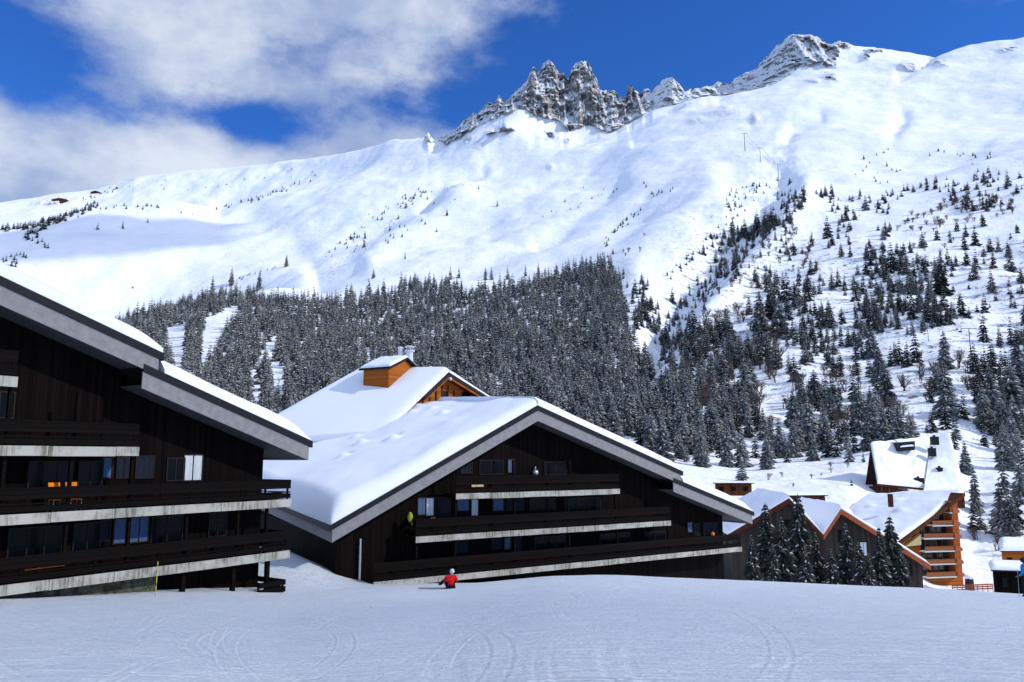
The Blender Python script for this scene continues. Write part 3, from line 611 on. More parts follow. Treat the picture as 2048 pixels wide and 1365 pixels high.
# ------------------------------------------------------------------ near dark chalet (left edge)
f1 = Frame((-19.8, 31), (.55, .835)); WN = -1.6
c1 = thing('dark_chalet', f1.p(8, -4, -7.2), 'nearest black timber chalet with concrete-edged balconies, cut off by the left edge', 'chalet')
sc, _ = f1.sz(523, 1000, WN)
RZ1 = lambda s: 4.71 - .317 * (s - 6.6)                   # upper roof line
RZ2 = lambda s: 3.82 - .323 * (s - 6.66)                  # lower roof line
mb = MB(); f1.poly(mb, [(-14, -9), (sc, -9), (sc, RZ2(sc) - .95), (6.0, RZ2(6.0) - .95), (6.0, RZ1(6.0) - .95), (-14, RZ1(-14) - .95)], WN, -15)
f1.poly(mb, [(-34, -9), (-14.001, -9), (-14.001, RZ1(-14) - .95), (-34, RZ1(6.0) - .95)], WN, -15)
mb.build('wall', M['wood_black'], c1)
r1 = slab_roof(f1, c1, -14, RZ1(-14), 6.6, RZ1(6.6), .3, -16.5, end=1)
patch_snow('roof_snow', [f1.p(-14, .24, RZ1(-14)), f1.p(6.56, .24, RZ1(6.56)), f1.p(6.56, -16.4, RZ1(6.56)), f1.p(-14, -16.4, RZ1(-14))], r1, .70, 1.5, 90, 30, (0, 1, .25, 1), .04, minf=.55)
r1b = slab_roof(f1, c1, 5.66, RZ2(5.66), 15.8, RZ2(15.8), .28, -16.4, end=1)
patch_snow('roof_snow', [f1.p(6.72, .22, RZ2(6.72)), f1.p(15.75, .22, RZ2(15.75)), f1.p(15.75, -16.3, RZ2(15.75)), f1.p(6.72, -16.3, RZ2(6.72))], r1b, .72, 1.9, 70, 30, (0, 1, .25, 1), .05, minf=.25)
slab_roof(f1, c1, -34, RZ1(6.0), -14.01, RZ1(-14), .3, -16.5)
balcony(f1, c1, -8, .56, 3.15, posts=(-3,), seed=3)
balcony(f1, c1, -12, 5.87, .45, posts=(-2.5, .4, 3.1), seed=4, head=2.3)
balcony(f1, c1, -15, 14.73, -2.2, posts=(-2.5, .4, 3.0, 5.7), side_right=7, seed=5, head=2.25)
balcony(f1, c1, -15, 14.76, -4.85, posts=(.3, 3.0, 5.75, 8.6, 11.5, 13.3), side_right=7, seed=6, head=2.25)
# ground level: stone plinth, timber store and small terrace
mb = MB(); f1.box(mb, -16, 7.6, -.7, -1.55, -9, -5.27); mb.build('stone_base', M['stone'], c1)
for q in (8.6, 11.4, 13.5): mb = MB(); f1.box(mb, q, q + .2, -.3, -.5, -8.5, -5.27); mb.build('ground_post', M['rail_black'], c1)
sT, zT = f1.sz(573, 1159, 0); sT0, _ = f1.sz(520, 1159, 0)
mb = MB(); 
for z0_, z1_ in ((-1.5, -.75), (-.62, -.35), (-.27, 0)):
    f1.box(mb, sT0, sT, -.05, -.12, zT + z0_, zT + z1_); f1.box(mb, sT - .08, sT - .01, -.125, -5, zT + z0_, zT + z1_)
for q in np.linspace(sT0, sT - .15, 4): f1.box(mb, q, q + .09, -.125, -.2, zT - 2, zT - .02)
f1.box(mb, sT0, sT - .1, -.21, -5, zT - 2.4, zT - 1.1)
mb.build('terrace_railing', M['rail_black'], c1)
for bx, k, mu in [((369, 911, 402, 960), 'curtain_white', 1), ((208, 916, 222, 955), 'curtain_blue', 0), ((236, 916, 262, 955), 'curtain_dim', 1), ((274, 914, 304, 955), 'curtain_dim', 0), ((336, 918, 366, 960), 'pane', 1),
                  ((203, 1042, 217, 1080), 'curtain_dim', 0), ((230, 1039, 250, 1085), 'curtain_blue', 0), ((262, 1036, 294, 1082), 'curtain_blue', 1), ((305, 1036, 362, 1085), 'pane', 1),
                  ((60, 925, 140, 985), 'pane', 2), ((160, 925, 200, 985), 'pane', 1), ((150, 1050, 198, 1100), 'pane', 1), ((20, 1060, 120, 1110), 'pane', 2), ((2, 785, 24, 835), 'pane', 0), ((420, 1020, 450, 1070), 'pane', 1)]:
    window(f1, c1, bx, WN + .02, k, mu)

# ------------------------------------------------------------------ middle dark chalet
f2 = Frame((-3.8, 54), (.82, .573))
c2 = thing('dark_chalet', f2.p(9, -5, -10), 'dark timber chalet in the middle, whole gable showing, behind the skier in red', 'chalet')
LZ = lambda s: 3.68 + .496 * (s - 6.75)
RZ = lambda s: 3.68 - .328 * (s - 6.75)
RY = lambda s: -1.98 - .312 * (s - 21.42)
w0, _ = f2.sz(672, 1100, WN); w1, _ = f2.sz(1447, 1100, WN)
mb = MB(); f2.poly(mb, [(w0, -12), (w1, -12), (w1, RY(w1) - .9), (20.7, RY(20.7) - .9), (20.7, RZ(20.7) - .95), (6.75, 3.68 - .95), (w0, LZ(w0) - .95)], WN, -13)
f2.poly(mb, [(w0, -12), (4, -12), (4, LZ(4) - .95), (w0, LZ(w0) - .95)], -13.001, -24)
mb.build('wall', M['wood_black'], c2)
RISE_E, RISE_R = 2.2, 2.0                                # the roof climbs towards the back
ra = slab_roof(f2, c2, -8.83, -4.05, 6.75, 3.68, .3, -23.5, z0b=RISE_E, z1b=1.2, end=-1)
rb = slab_roof(f2, c2, 6.753, 3.68, 21.45, RZ(21.45), .3, -14.5, end=1)
rc_ = slab_roof(f2, c2, 20.36, RY(20.36), 30.16, RY(30.16), .28, -14.4, end=1)
patch_snow('roof_snow', [f2.p(6.79, .24, 3.67), f2.p(21.4, .24, RZ(21.4)), f2.p(21.4, -14.4, RZ(21.4)), f2.p(6.79, -14.4, 3.67 + .9)], rb, .66, 1.3, 80, 26, (0, 1, .25, 1), .04, minf=.5)
patch_snow('roof_snow', [f2.p(21.5, .22, RY(21.5)), f2.p(30.1, .22, RY(30.1)), f2.p(30.1, -14.3, RY(30.1)), f2.p(21.5, -14.3, RY(21.5))], rc_, .68, 2.0, 60, 26, (0, 1, .25, 1), .05, minf=.25)
# deep blanket on the left slope, sagging at the eave, with a few dents where lumps fell
def px_patch(px, py, y): x, yy, z = ray(px, py); k = y / yy; return Vector((x * k, y, z * k))
E0 = f2.p(-8.75, .22, -4.02); R0 = f2.p(6.75, .22, 3.72)
R1 = f2.p(6.3, -16.5, 0); R1 = px_patch(846, 797, R1.y); V2 = px_patch(436, 942, 68.5)
V2.z -= .9; R1.z -= .75
dn = [(du, dv, r, h) for du, dv, r, h in [(.30, .42, .55, .16), (.335, .45, .4, -.13), (.44, .52, .55, .17), (.47, .55, .4, -.13), (.52, .40, .6, .18), (.56, .44, .45, -.15), (.49, .66, .45, .12), (.52, .69, .35, -.12),
      (.82, .48, .5, .14), (.80, .72, .5, .13), (.87, .66, .45, .12), (.70, .85, .4, .1), (.90, .86, .4, .12)]]
def thL(u, v): return 1.25 - .75 * u + .25 * v * (1 - u) + .18 * np.exp(-((v - .30) / .10) ** 2) * (1 - u) * np.exp(-((u - .5) / .6) ** 2) + .12 * np.sin(v * 9 + u * 2) * u * (1 - u)
patch_snow('roof_snow', [E0, R0, R1, V2], ra, thL, 1.25, 130, 110, (1, 0, .9, 0), .11, [(a_, b_, r * .9, h * 2.0) for a_, b_, r, h in dn], wl=4, minf=.06)
balcony(f2, c2, .1, 14.76, -2.40, thick=.38, posts=(.3, 4.9, 10), rail=1.15, seed=7, head=2.2)
balcony(f2, c2, -2.85, 20.2, -5.03, thick=.38, posts=(.2, 5, 9.8, 14.5), side_left=1.62, rail=1.1, seed=8, head=2.2)
balcony(f2, c2, -5.74, 28.7, -7.60, thick=.38, posts=(-2.7, .2, 5, 9.9, 14.6, 20.1, 24.2), rail=1.12, seed=9, head=2.15)
for bx, k, mu in [((836, 997, 851, 1029), 'curtain_blue', 0), ((853, 997, 867, 1031), 'curtain_white', 0), ((870, 997, 900, 1031), 'pane', 1), ((915, 1000, 937, 1021), 'curtain_blue', 0), ((943, 1000, 956, 1031), 'curtain_white', 0), ((986, 999, 1007, 1021), 'curtain_blue', 0), ((1013, 999, 1025, 1020), 'curtain_dim', 0), ((1030, 999, 1046, 1020), 'curtain_dim', 1), ((1060, 999, 1110, 1026), 'pane', 1), ((1130, 998, 1200, 1024), 'pane', 2),
                  ((922, 926, 944, 946), 'curtain_dim', 0), ((1016, 920, 1028, 945), 'curtain_blue', 0), ((960, 922, 1005, 948), 'pane', 1), ((1090, 925, 1130, 948), 'pane', 1),
                  ((911, 1083, 934, 1103), 'curtain_dim', 0), ((984, 1078, 1001, 1096), 'curtain_dim', 0), ((1009, 1077, 1021, 1098), 'curtain_blue', 0), ((1030, 1076, 1041, 1100), 'curtain_dim', 0), ((1070, 1076, 1130, 1100), 'pane', 2), ((1200, 1070, 1260, 1096), 'pane', 2), ((1290, 1066, 1330, 1092), 'pane', 1),
                  ((1375, 1046, 1385, 1064), 'curtain_blue', 0), ((1389, 1049, 1399, 1070), 'curtain_dim', 1), ((1408, 1048, 1434, 1066), 'curtain_dim', 1)]:
    window(f2, c2, bx, WN + .02, k, mu)
s_, z_ = f2.sz(721, 1078, -1.45); mb = MB(); a_ = f2.p(s_, -1.45, z_); mb.tube(a_, a_ - Vector((0, 0, 3.0)), .07); mb.build('downpipe', M['metal'], c2)
s_, z_ = f2.sz(1069, 946, -1.5); mb = MB(); a_ = f2.p(s_, -1.4, z_); mb.ball(a_, .24, 10); mb.tube(a_ + Vector((0, 0, .2)), a_ + Vector((0, 0, .45)), .04); mb.build('lamp', M['metal'], c2, smooth=True)

# ------------------------------------------------------------------ chalet behind with orange cupola
A3 = px_patch(898, 744, 72); B3 = px_patch(716, 742, 76)
c3 = thing('snowy_chalet', (A3.x - 4, A3.y + 4, -7), 'orange chalet behind the middle dark one, only snowed roof, gable tip and cupola showing', 'chalet')
P01 = px_patch(764, 872, 64.6); P11 = px_patch(430, 902, 68)
patch_snow('roof_snow', [A3, B3, P11, P01], c3, .45, 1.6, 60, 50, (.5, .8, 0, 0), .05, (), wl=5, minf=.3)
f3 = Frame((A3.x, A3.y), (.50, .866))
gl = f3.sz(850, 792); gr = f3.sz(992, 801); ap = f3.sz(898, 746)
mb = MB(); f3.poly(mb, [(gl[0] - 2, -6), (gr[0] + 3, -6), (gr[0] + 3, gr[1] - 1.2), (ap[0], ap[1] - .25), (gl[0] - 2, gl[1] - 1.3)], -1.0, -9); mb.build('gable_wall', M['orange_wood'], c3)
mb = MB()
for k in range(7): q = gl[0] + 1 + k * .95; f3.box(mb, q, q + .16, -.9, -.99, -1, min(ap[1] - .35 - abs(q - ap[0]) * .5, 9))
mb.build('gable_boards', M['brown_wood'], c3)
mb = MB(); e0 = (gl[0] - .1, gl[1] - .05); e1 = (gr[0] + 1.2, gr[1] - .45)
f3.poly(mb, [e0, ap, (ap[0], ap[1] - .30), (e0[0], e0[1] - .30)], .1, -.05); f3.poly(mb, [ap, e1, (e1[0], e1[1] - .30), (ap[0], ap[1] - .30)], .1, -.05)
mb.build('bargeboard', M['black_metal'], c3)
mb = MB(); f3.poly(mb, [(e0[0], e0[1] - .31), (ap[0], ap[1] - .31), (ap[0], ap[1] - .52), (e0[0], e0[1] - .52)], -.0, -.06); f3.poly(mb, [(ap[0], ap[1] - .31), (e1[0], e1[1] - .31), (e1[0], e1[1] - .52), (ap[0], ap[1] - .52)], -.0, -.06)
mb.build('bargeboard', M['orange_wood'], c3)
mb = MB(); f3.poly(mb, [(e0[0], e0[1] - .05), (ap[0], ap[1] - .05), (e1[0], e1[1] - .05), (e1[0], e1[1] - .2), (ap[0], ap[1] - .22), (e0[0], e0[1] - .2)], -.06, -12); mb.build('roof', M['brown_wood'], c3)
mb = MB()
for q, z_ in ((ap[0] + .1, ap[1] - .55), (ap[0] + 3.6, ap[1] - 2.1)): a_ = f3.p(q, .08, z_); mb.ball(a_, .16, 8)
mb.build('purlin_end', M['white_metal'], c3, smooth=True)
A3b = f3.p(ap[0], .1, ap[1]); G3 = f3.p(e1[0] + .9, .1, e1[1] - .35)
patch_snow('roof_snow', [A3b, G3, G3 + f3.off(-12), A3b + f3.off(-12)], c3, .42, .8, 40, 20, (0, 1, .3, 0), .05, minf=.5)
window(f3, c3, (925, 785, 940, 806), -.97, 'pane', 1); window(f3, c3, (884, 783, 896, 800), -.97, 'pane', 0)
mb = MB(); 
# cupola
C0 = px_patch(777, 769, 70.7); fc = Frame((C0.x, C0.y), (.50, .866)); zt = px_patch(777, 736, 70.7).z
cup = MB(); fc.poly(cup, [(0, C0.z - .7), (4.2, C0.z - .7), (4.2, zt), (2.3, zt + .95), (0, zt)], 0, -2.9); cu = cup.build('cupola', M['orange_wood'], c3)
mb = MB(); fc.poly(mb, [(-.25, zt - .12), (2.3, zt + 1.0), (4.55, zt - .06), (4.55, zt + .1), (2.3, zt + 1.17), (-.25, zt + .06)], .35, -3.25); mb.build('cupola_roof', M['black_metal'], cu)
patch_snow('cupola_snow', [fc.p(-.2, .3, zt + .09), fc.p(2.3, .3, zt + 1.17), fc.p(2.3, -3.2, zt + 1.17), fc.p(-.2, -3.2, zt + .09)], cu, .26, .4, 24, 24, (1, 0, 1, 1), .05, minf=.3, wl=.7)
patch_snow('cupola_snow', [fc.p(2.3, .3, zt + 1.17), fc.p(4.5, .3, zt + .12), fc.p(4.5, -3.2, zt + .12), fc.p(2.3, -3.2, zt + 1.17)], cu, .22, .4, 20, 20, (0, 1, 1, 1), .05, minf=.3, wl=.7)
mb = MB(); 
for q in np.linspace(-.1, -2.8, 9): a_ = fc.p(-.004, q, C0.z); 
ch = px_patch(819, 722, 77); mb = MB(); mb.tube(ch - Vector((0, 0, 1.6)), ch + Vector((0, 0, .9)), .36, .33, 12); mb.tube(ch + Vector((0, 0, .9)), ch + Vector((0, 0, 1.0)), .5, .5, 12)
for k in range(4): a_ = ch + Vector((.3 * math.cos(k * 1.57 + .4), .3 * math.sin(k * 1.57 + .4), 1.0)); mb.tube(a_, a_ + Vector((0, 0, .32)), .05)
mb.tube(ch + Vector((0, 0, 1.32)), ch + Vector((0, 0, 1.42)), .52, .4, 12); mb.build('chimney', M['white_metal'], c3)
ch = px_patch(801, 708, 77); mb = MB(); mb.tube(ch - Vector((0, 0, 1.2)), ch + Vector((0, 0, .5)), .22, .22, 10); mb.ball(ch + Vector((0, 0, .55)), .3, 8, 0, (1, 1, .5)); mb.build('chimney', M['white_metal'], c3)

# ------------------------------------------------------------------ twin-gabled chalet behind the snowy spruces
X4 = ray(1650, 1000); f4 = Frame((X4[0] / X4[1] * 118, 118), (1, -.11))
c4 = thing('twin_gabled_chalet', f4.p(4, -8, -19.5), 'low chalet with two snowy gables and orange bargeboards behind the row of dark spruces', 'chalet')
q = [f4.sz(*p) for p in ((1455, 1070), (1578, 997), (1647, 1070), (1682, 1018), (1862, 1131))]
mb = MB(); f4.poly(mb, [(q[0][0] + .8, -21), (q[4][0] - .9, -21), (q[4][0] - .9, q[4][1] - .1), (q[3][0], q[3][1] - .7), (q[2][0], q[2][1] - .6), (q[1][0], q[1][1] - .7), (q[0][0] + .8, q[0][1] - .1)], -.9, -21); mb.build('wall', M['grey_wall'], c4)
def gable_slope(fr, c, a, b, depth, th, orange, up=0, cut=0):
    lo, hi = (a, b)
    mb = MB(); fr.poly(mb, [(lo[0], lo[1] - .06), (hi[0], hi[1] - .06), (hi[0], hi[1] - .30), (lo[0], lo[1] - .30)], -.13, -depth); r = mb.build('roof', M['brown_wood'], c)
    mb = MB(); fr.poly(mb, [(lo[0], lo[1] + .0), (hi[0], hi[1] + .0), (hi[0], hi[1] - .75), (lo[0], lo[1] - .75)], .0, -.12); mb.build('bargeboard', M[orange], r)
    k = .04
    patch_snow('roof_snow', [fr.p(lo[0], -.02, lo[1]), fr.p(hi[0], -.02, hi[1]), fr.p(hi[0], -depth, hi[1]), fr.p(lo[0], -depth, lo[1])], r, th, .7, 30, 30, (1 if lo in (q[0],) else 0, 1 if hi in (q[4],) else 0, .5, 1), .07, minf=.45)
    return r
gable_slope(f4, c4, q[0], (q[1][0] - .002, q[1][1]), 24, .65, 'red_brown')
gable_slope(f4, c4, (q[1][0] + .002, q[1][1]), q[2], 24, .5, 'red_brown')
gable_slope(f4, c4, (q[2][0] + .004, q[2][1]), (q[3][0] - .002, q[3][1]), 24, .65, 'orange_paint')
gable_slope(f4, c4, (q[3][0] + .002, q[3][1]), q[4], 24, .45, 'orange_paint')
for bx, k, mu in [((1720, 1085, 1734, 1112), 'curtain_white', 1), ((1675, 1060, 1690, 1085), 'pane', 1), ((1568, 1040, 1590, 1075), 'pane', 1), ((1600, 1110, 1625, 1135), 'pane', 1), ((1690, 1120, 1712, 1142), 'curtain_dim', 1), ((1770, 1125, 1790, 1147), 'pane', 1), ((1805, 1130, 1825, 1150), 'pane', 1)]:
    window(f4, c4, bx, -.88, k, mu)
mb = MB(); f4.box(mb, q[0][0] + 4, q[2][0] + 3, .2, -.89, -15.6, -15.4); f4.box(mb, q[2][0] - 1, q[3][0] + 6, .2, -.89, -17.1, -16.9); mb.build('balcony', M['white_metal'], c4)

# ------------------------------------------------------------------ tall orange chalet with stacked balconies
X5 = ray(1880, 1100); f5 = Frame((X5[0] / X5[1] * 166, 166), (.975, .22))
c5 = thing('tall_orange_chalet', f5.p(0, -6, -26), 'tall sunlit orange chalet with six stacked balconies, right of the spruce row', 'chalet')
RF = px_patch(1929, 985, 171); EF = px_patch(1792, 1086, 161); RB = px_patch(1738, 994, 184); EB = px_patch(1640, 1062, 178)
sR, zR = f5.sz(1913, 990, -1.8); rk0 = f5.sz(1795, 1086, 0); rk1 = f5.sz(1929, 986, 0)
kk = (rk1[1] - rk0[1]) / (rk1[0] - rk0[0]); rl = lambda s: rk0[1] + (s - rk0[0]) * kk
mb = MB(); f5.poly(mb, [(rk0[0] + 1, -28), (sR, -28), (sR, rl(sR) - .7), (rk0[0] + 1, rl(rk0[0] + 1) - .7)], -1.8, -14); mb.build('wall', M['orange_wood'], c5)
mb = MB(); f5.poly(mb, [(rk0[0] - .3, rl(rk0[0] - .3)), (rk1[0], rk1[1]), (rk1[0], rk1[1] - .7), (rk0[0] - .3, rl(rk0[0] - .3) - .7)], .15, 0); mb.build('bargeboard', M['brown_wood'], c5)
mb = MB(); f5.poly(mb, [(rk0[0] - .2, rl(rk0[0] - .2) - .08), (rk1[0], rk1[1] - .08), (rk1[0], rk1[1] - .4), (rk0[0] - .2, rl(rk0[0] - .2) - .4)], -.01, -13.5)
rf5 = mb.build('roof', M['brown_wood'], c5)
patch_snow('roof_snow', [EF, RF, RB, EB], rf5, .9, 1.4, 50, 50, (.4, .4, .5, .6), .14, [(.5, .35, 1.0, .5), (.75, .55, 1.2, .4), (.6, .75, .9, .35)], wl=3.5, minf=.75)
ch = px_patch(1781, 1000, 172); mb = MB(); mb.prism([ch + Vector(v_) for v_ in ((-.4, -.4, -1.5), (.4, -.4, -1.5), (.4, .4, -1.5), (-.4, .4, -1.5))], (0, 0, 2.7)); mb.build('chimney', M['red_brown'], rf5)
lv = [f5.sz(1913, y, 0)[1] for y in (1025, 1051, 1077, 1103, 1128, 1153)]
lv = [lv[0] + (lv[-1] - lv[0]) * i / 5 for i in range(6)]
s_end = f5.sz(1911, 1100, 0)[0]; s_out = f5.sz(1925, 1100, 0)[0]; s_low = f5.sz(1853, 1140, 0)[0]
for i, z_ in enumerate(lv):
    sl = max(s_low, rk0[0] + (z_ + 1.7 - rk0[1]) / kk)
    mb = MB(); f5.box(mb, sl, s_end, 0, -1.79, z_ - .22, z_); bq = mb.build('balcony', M['curtain_white'], c5)
    mb = MB(); f5.box(mb, sl + .02, s_end - .02, -.03, -.09, z_ + .12, z_ + .92); mb.build('railing', M['rail_orange'], bq)
    mb = MB(); f5.poly(mb, [(s_end, z_ + .95), (s_out - .5, z_ + .75), (s_out, z_ + .35), (s_out - .1, z_ - .12), (s_end, z_ - .22)], .12, -2.6); mb.build('end_panel', M['orange_paint'], bq)
    mb = MB(); f5.box(mb, s_end - .12, s_end, -.1, -1.79, z_ + .001, z_ + 2.3); mb.build('partition', M['orange_paint'], bq)
    k = 0; a_ = sl + .5
    while a_ < s_end - .8 and k < 6:
        m2 = MB(); b_ = min(a_ + 1.05, s_end - .3); f5.box(m2, a_, b_, -1.74, -1.78, z_ + .15, z_ + 2.15); wq = m2.build('window', M['frame_brown'], c5)
        m2 = MB(); f5.box(m2, a_ + .08, b_ - .08, -1.71, -1.735, z_ + .25, z_ + 2.05); m2.build('pane', M['green_glass' if (k + i) % 3 else 'curtain_dim'], wq)
        a_ += 1.3; k += 1
mb = MB(); a0 = f5.sz(1815, 1082, -.2); f5.poly(mb, [(a0[0] - .6, a0[1] - 1.2), (a0[0] + 3.2, a0[1] - .9), (a0[0] + 3.4, a0[1] + 1.2)], -.3, -1.2); mb.build('gable_panel', M['pale_wood'], c5)

# ------------------------------------------------------------------ upper chalet with steep fan roof
c6 = thing('steep_roofed_chalet', px_patch(1830, 990, 208), 'red-brown chalet on the slope with steep wide snow roof and dark roof hatch', 'chalet')
a0, a1, a2, a3 = px_patch(1741, 889, 212), px_patch(1864, 876, 217), px_patch(1848, 977, 203), px_patch(1755, 968, 200)
patch_snow('roof_snow', [a0, a1, a2, a3], c6, .8, 1.0, 50, 50, (.7, 0, .6, 1), .22, [(.2, .5, 1.4, .5), (.55, .3, 1.0, .4), (.8, .6, 1.5, .5)], wl=3.0, minf=.5)
b0, b1_, b2_, b3_ = px_patch(1864, 876, 217), px_patch(1899, 869, 215), px_patch(1931, 984, 201), px_patch(1848, 993, 200)
patch_snow('roof_snow', [b0, b1_, b2_, b3_], c6, .8, 1.0, 40, 50, (0, .7, .6, 1), .2, [(.3, .5, 1.2, .4), (.6, .7, 1.3, .4)], wl=3.0, minf=.5)
dn_ = Vector((0, 3.5, -1.0)); mb = MB()
for (p0, p1, p2, p3) in ((a0, a1, a2, a3), (b0, b1_, b2_, b3_)):
    mb.prism([p0 - Vector((0, 0, .02)), p1 - Vector((0, 0, .02)), p2 - Vector((0, 0, .02)), p3 - Vector((0, 0, .02))], (0, .5, -.5))
mb.build('roof', M['red_brown'], c6)
g0 = px_patch(1741, 892, 212); g1 = px_patch(1730, 974, 207); g2 = px_patch(1756, 970, 201)
mb = MB(); mb.prism([g0 + Vector((.2, .5, -.4)), g1, g2 + Vector((0, .8, -.3)), g2 + Vector((0, .8, -4)), g1 + Vector((0, 0, -4))], (9, 8, 0)); mb.build('gable_wall', M['red_brown'], c6)
e0 = px_patch(1757, 969, 202.5); e1 = px_patch(1851, 990, 202.5); e2 = px_patch(1928, 984, 204)
mb = MB(); mb.prism([e0, e1, e1 - Vector((0, 0, 4)), e0 - Vector((0, 0, 4))], (2, 9, 0)); mb.prism([e1 + Vector((.01, 0, 0)), e2, e2 - Vector((0, 0, 4)), e1 - Vector((-.01, 0, 4))], (1, 9, 0)); mb.build('wall', M['red_brown'], c6)
mb = MB()
for i in range(6): p = e0.lerp(e1, (i + .3) / 6) + Vector((0, -.06, -.4)); mb.prism([p, p + Vector((.9, 0.2, -.2)), p + Vector((.9, .2, -1.4)), p + Vector((0, 0, -1.3))], (0, .04, 0))
mb.build('window', M['green_glass'], c6)
h = px_patch(1814, 903, 209); mb = MB(); mb.prism([h + Vector(v_) for v_ in ((-2.2, 0, 0), (2.2, .3, .3), (2.4, .3, 2.6), (-1.8, 0, 2.3))], (0, 4, 0)); hd = mb.build('roof_hatch', M['black_metal'], c6)
patch_snow('hatch_snow', [h + Vector((-1.7, -.1, 1.0)), h + Vector((1.9, .1, 1.3)), h + Vector((2.2, 3.6, 3.0)), h + Vector((-1.5, 3.6, 2.9))], hd, .5, .7, 16, 16, (1, 1, 1, 1), .05)
for (x_, y_, s0) in ((1870, 879, .9), (1865, 902, .8), (1838, 962, 1.15), (1880, 941, .6)):
    p = px_patch(x_, y_, 207 + (962 - y_) * .09 - 3.4); mb = MB(); mb.prism([p + Vector((-s0, -.3, -1.5)), p + Vector((s0, -.3, -1.5)), p + Vector((s0, .9, -1.5)), p + Vector((-s0, .9, -1.5))], (0, 0, 2.2)); mb.tube(p + Vector((0, .3, .6)), p + Vector((0, .3, 1.1)), .3, .3, 8); mb.build('chimney', M['black_metal'], c6)

# ------------------------------------------------------------------ small buildings
def hut(name, x0, x1, y_top, y_bot, Y, depth, label, wallm, cat='hut', th=.9, over=.5, skew=0, door=True):
    a = px_patch(x0, y_top, Y); b = px_patch(x1, y_top, Y + skew); zb = px_patch((x0 + x1) / 2, y_bot, Y).z
    t_ = thing(name, ((a.x + b.x) / 2, Y, zb), label, cat)
    mb = MB(); kx = a.x / a.y; mb.prism([Vector((a.x, a.y, zb)), Vector((b.x, b.y, zb)), Vector((b.x, b.y, a.z)), Vector((a.x, a.y, a.z))], (depth * kx, depth, 0)); mb.build('wall', M[wallm], t_)
    o = Vector((over, 0, 0)); f = Vector((0, -over, 0)); k = Vector(((depth + over) * kx, depth + over, 0))
    a.z += .01; b.z = a.z
    mb = MB(); mb.prism([a - o + f, b + o + f, b + o + k, a - o + k], (0, 0, .18)); r = mb.build('roof', M['black_metal'], t_)
    u = Vector((0, 0, .185)); patch_snow('roof_snow', [a - o + f + u, b + o + f + u, b + o + k + u, a - o + k + u], r, th, min(th, 1.1), 26, 20, (1, 1, 1, 1), .08, minf=.35)
    L = (b - a).length; n = max(1, int(L / 2.6))
    for i in range(n):
        p = a.lerp(b, (i + .5) / n); mb = MB(); hgt = (a.z - zb)
        mb.prism([p + Vector((-.5, -.04, -hgt * .25)), p + Vector((.5, -.04, -hgt * .25)), p + Vector((.5, -.04, -hgt * .6)), p + Vector((-.5, -.04, -hgt * .6))], (0, .03, 0)); wi = mb.build('window', M['glass'], t_)
    return t_
hut('timber_hut', 2003, 2120, 1104, 1150, 150, 9, 'orange larch hut under a thick snow cap at the right edge', 'orange_wood', th=1.6)
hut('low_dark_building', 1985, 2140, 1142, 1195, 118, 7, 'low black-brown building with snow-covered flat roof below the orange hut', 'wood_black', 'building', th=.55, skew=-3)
hut('flat_roofed_building', 1430, 1503, 968, 992, 176, 9, 'dark brown flat-roofed shed above the right roof end of the middle dark chalet', 'brown_wood', 'building', th=.1)
hut('long_garage', 1500, 1650, 994, 1015, 168, 12, 'long low flat-roofed building, its dark edge just above the twin-gabled chalet', 'brown_wood', 'building', th=.35, skew=4)
for px_, py_, w_, lb in ((190, 381, 9, 'small brown hut on the far left snow ridge, right-hand one of two'), (118, 396, 14, 'low dark hut on the far left snow ridge, left-hand one of two')):
    p = hit(px_, py_ + 7, 1500) or hit(px_, py_ + 12, 1500)
    t_ = thing('mountain_hut', p, lb, 'hut'); W = w_ * 1.6
    mb = MB(); mb.prism([p + Vector((-W, 0, -4)), p + Vector((W, 0, -4)), p + Vector((W, 0, 6)), p + Vector((0, 0, 10)), p + Vector((-W, 0, 6))], (0, 12, 0)); mb.build('wall', M['brown_wood'], t_)
    mb = MB(); mb.prism([p + Vector((-W - 2, -2, 5.5)), p + Vector((0, -2, 10.2)), p + Vector((W + 2, -2, 5.5)), p + Vector((W + 2, -2, 7)), p + Vector((0, -2, 11.8)), p + Vector((-W - 2, -2, 7))], (0, 16, 0)); mb.build('roof', M['roof_snow'], t_)


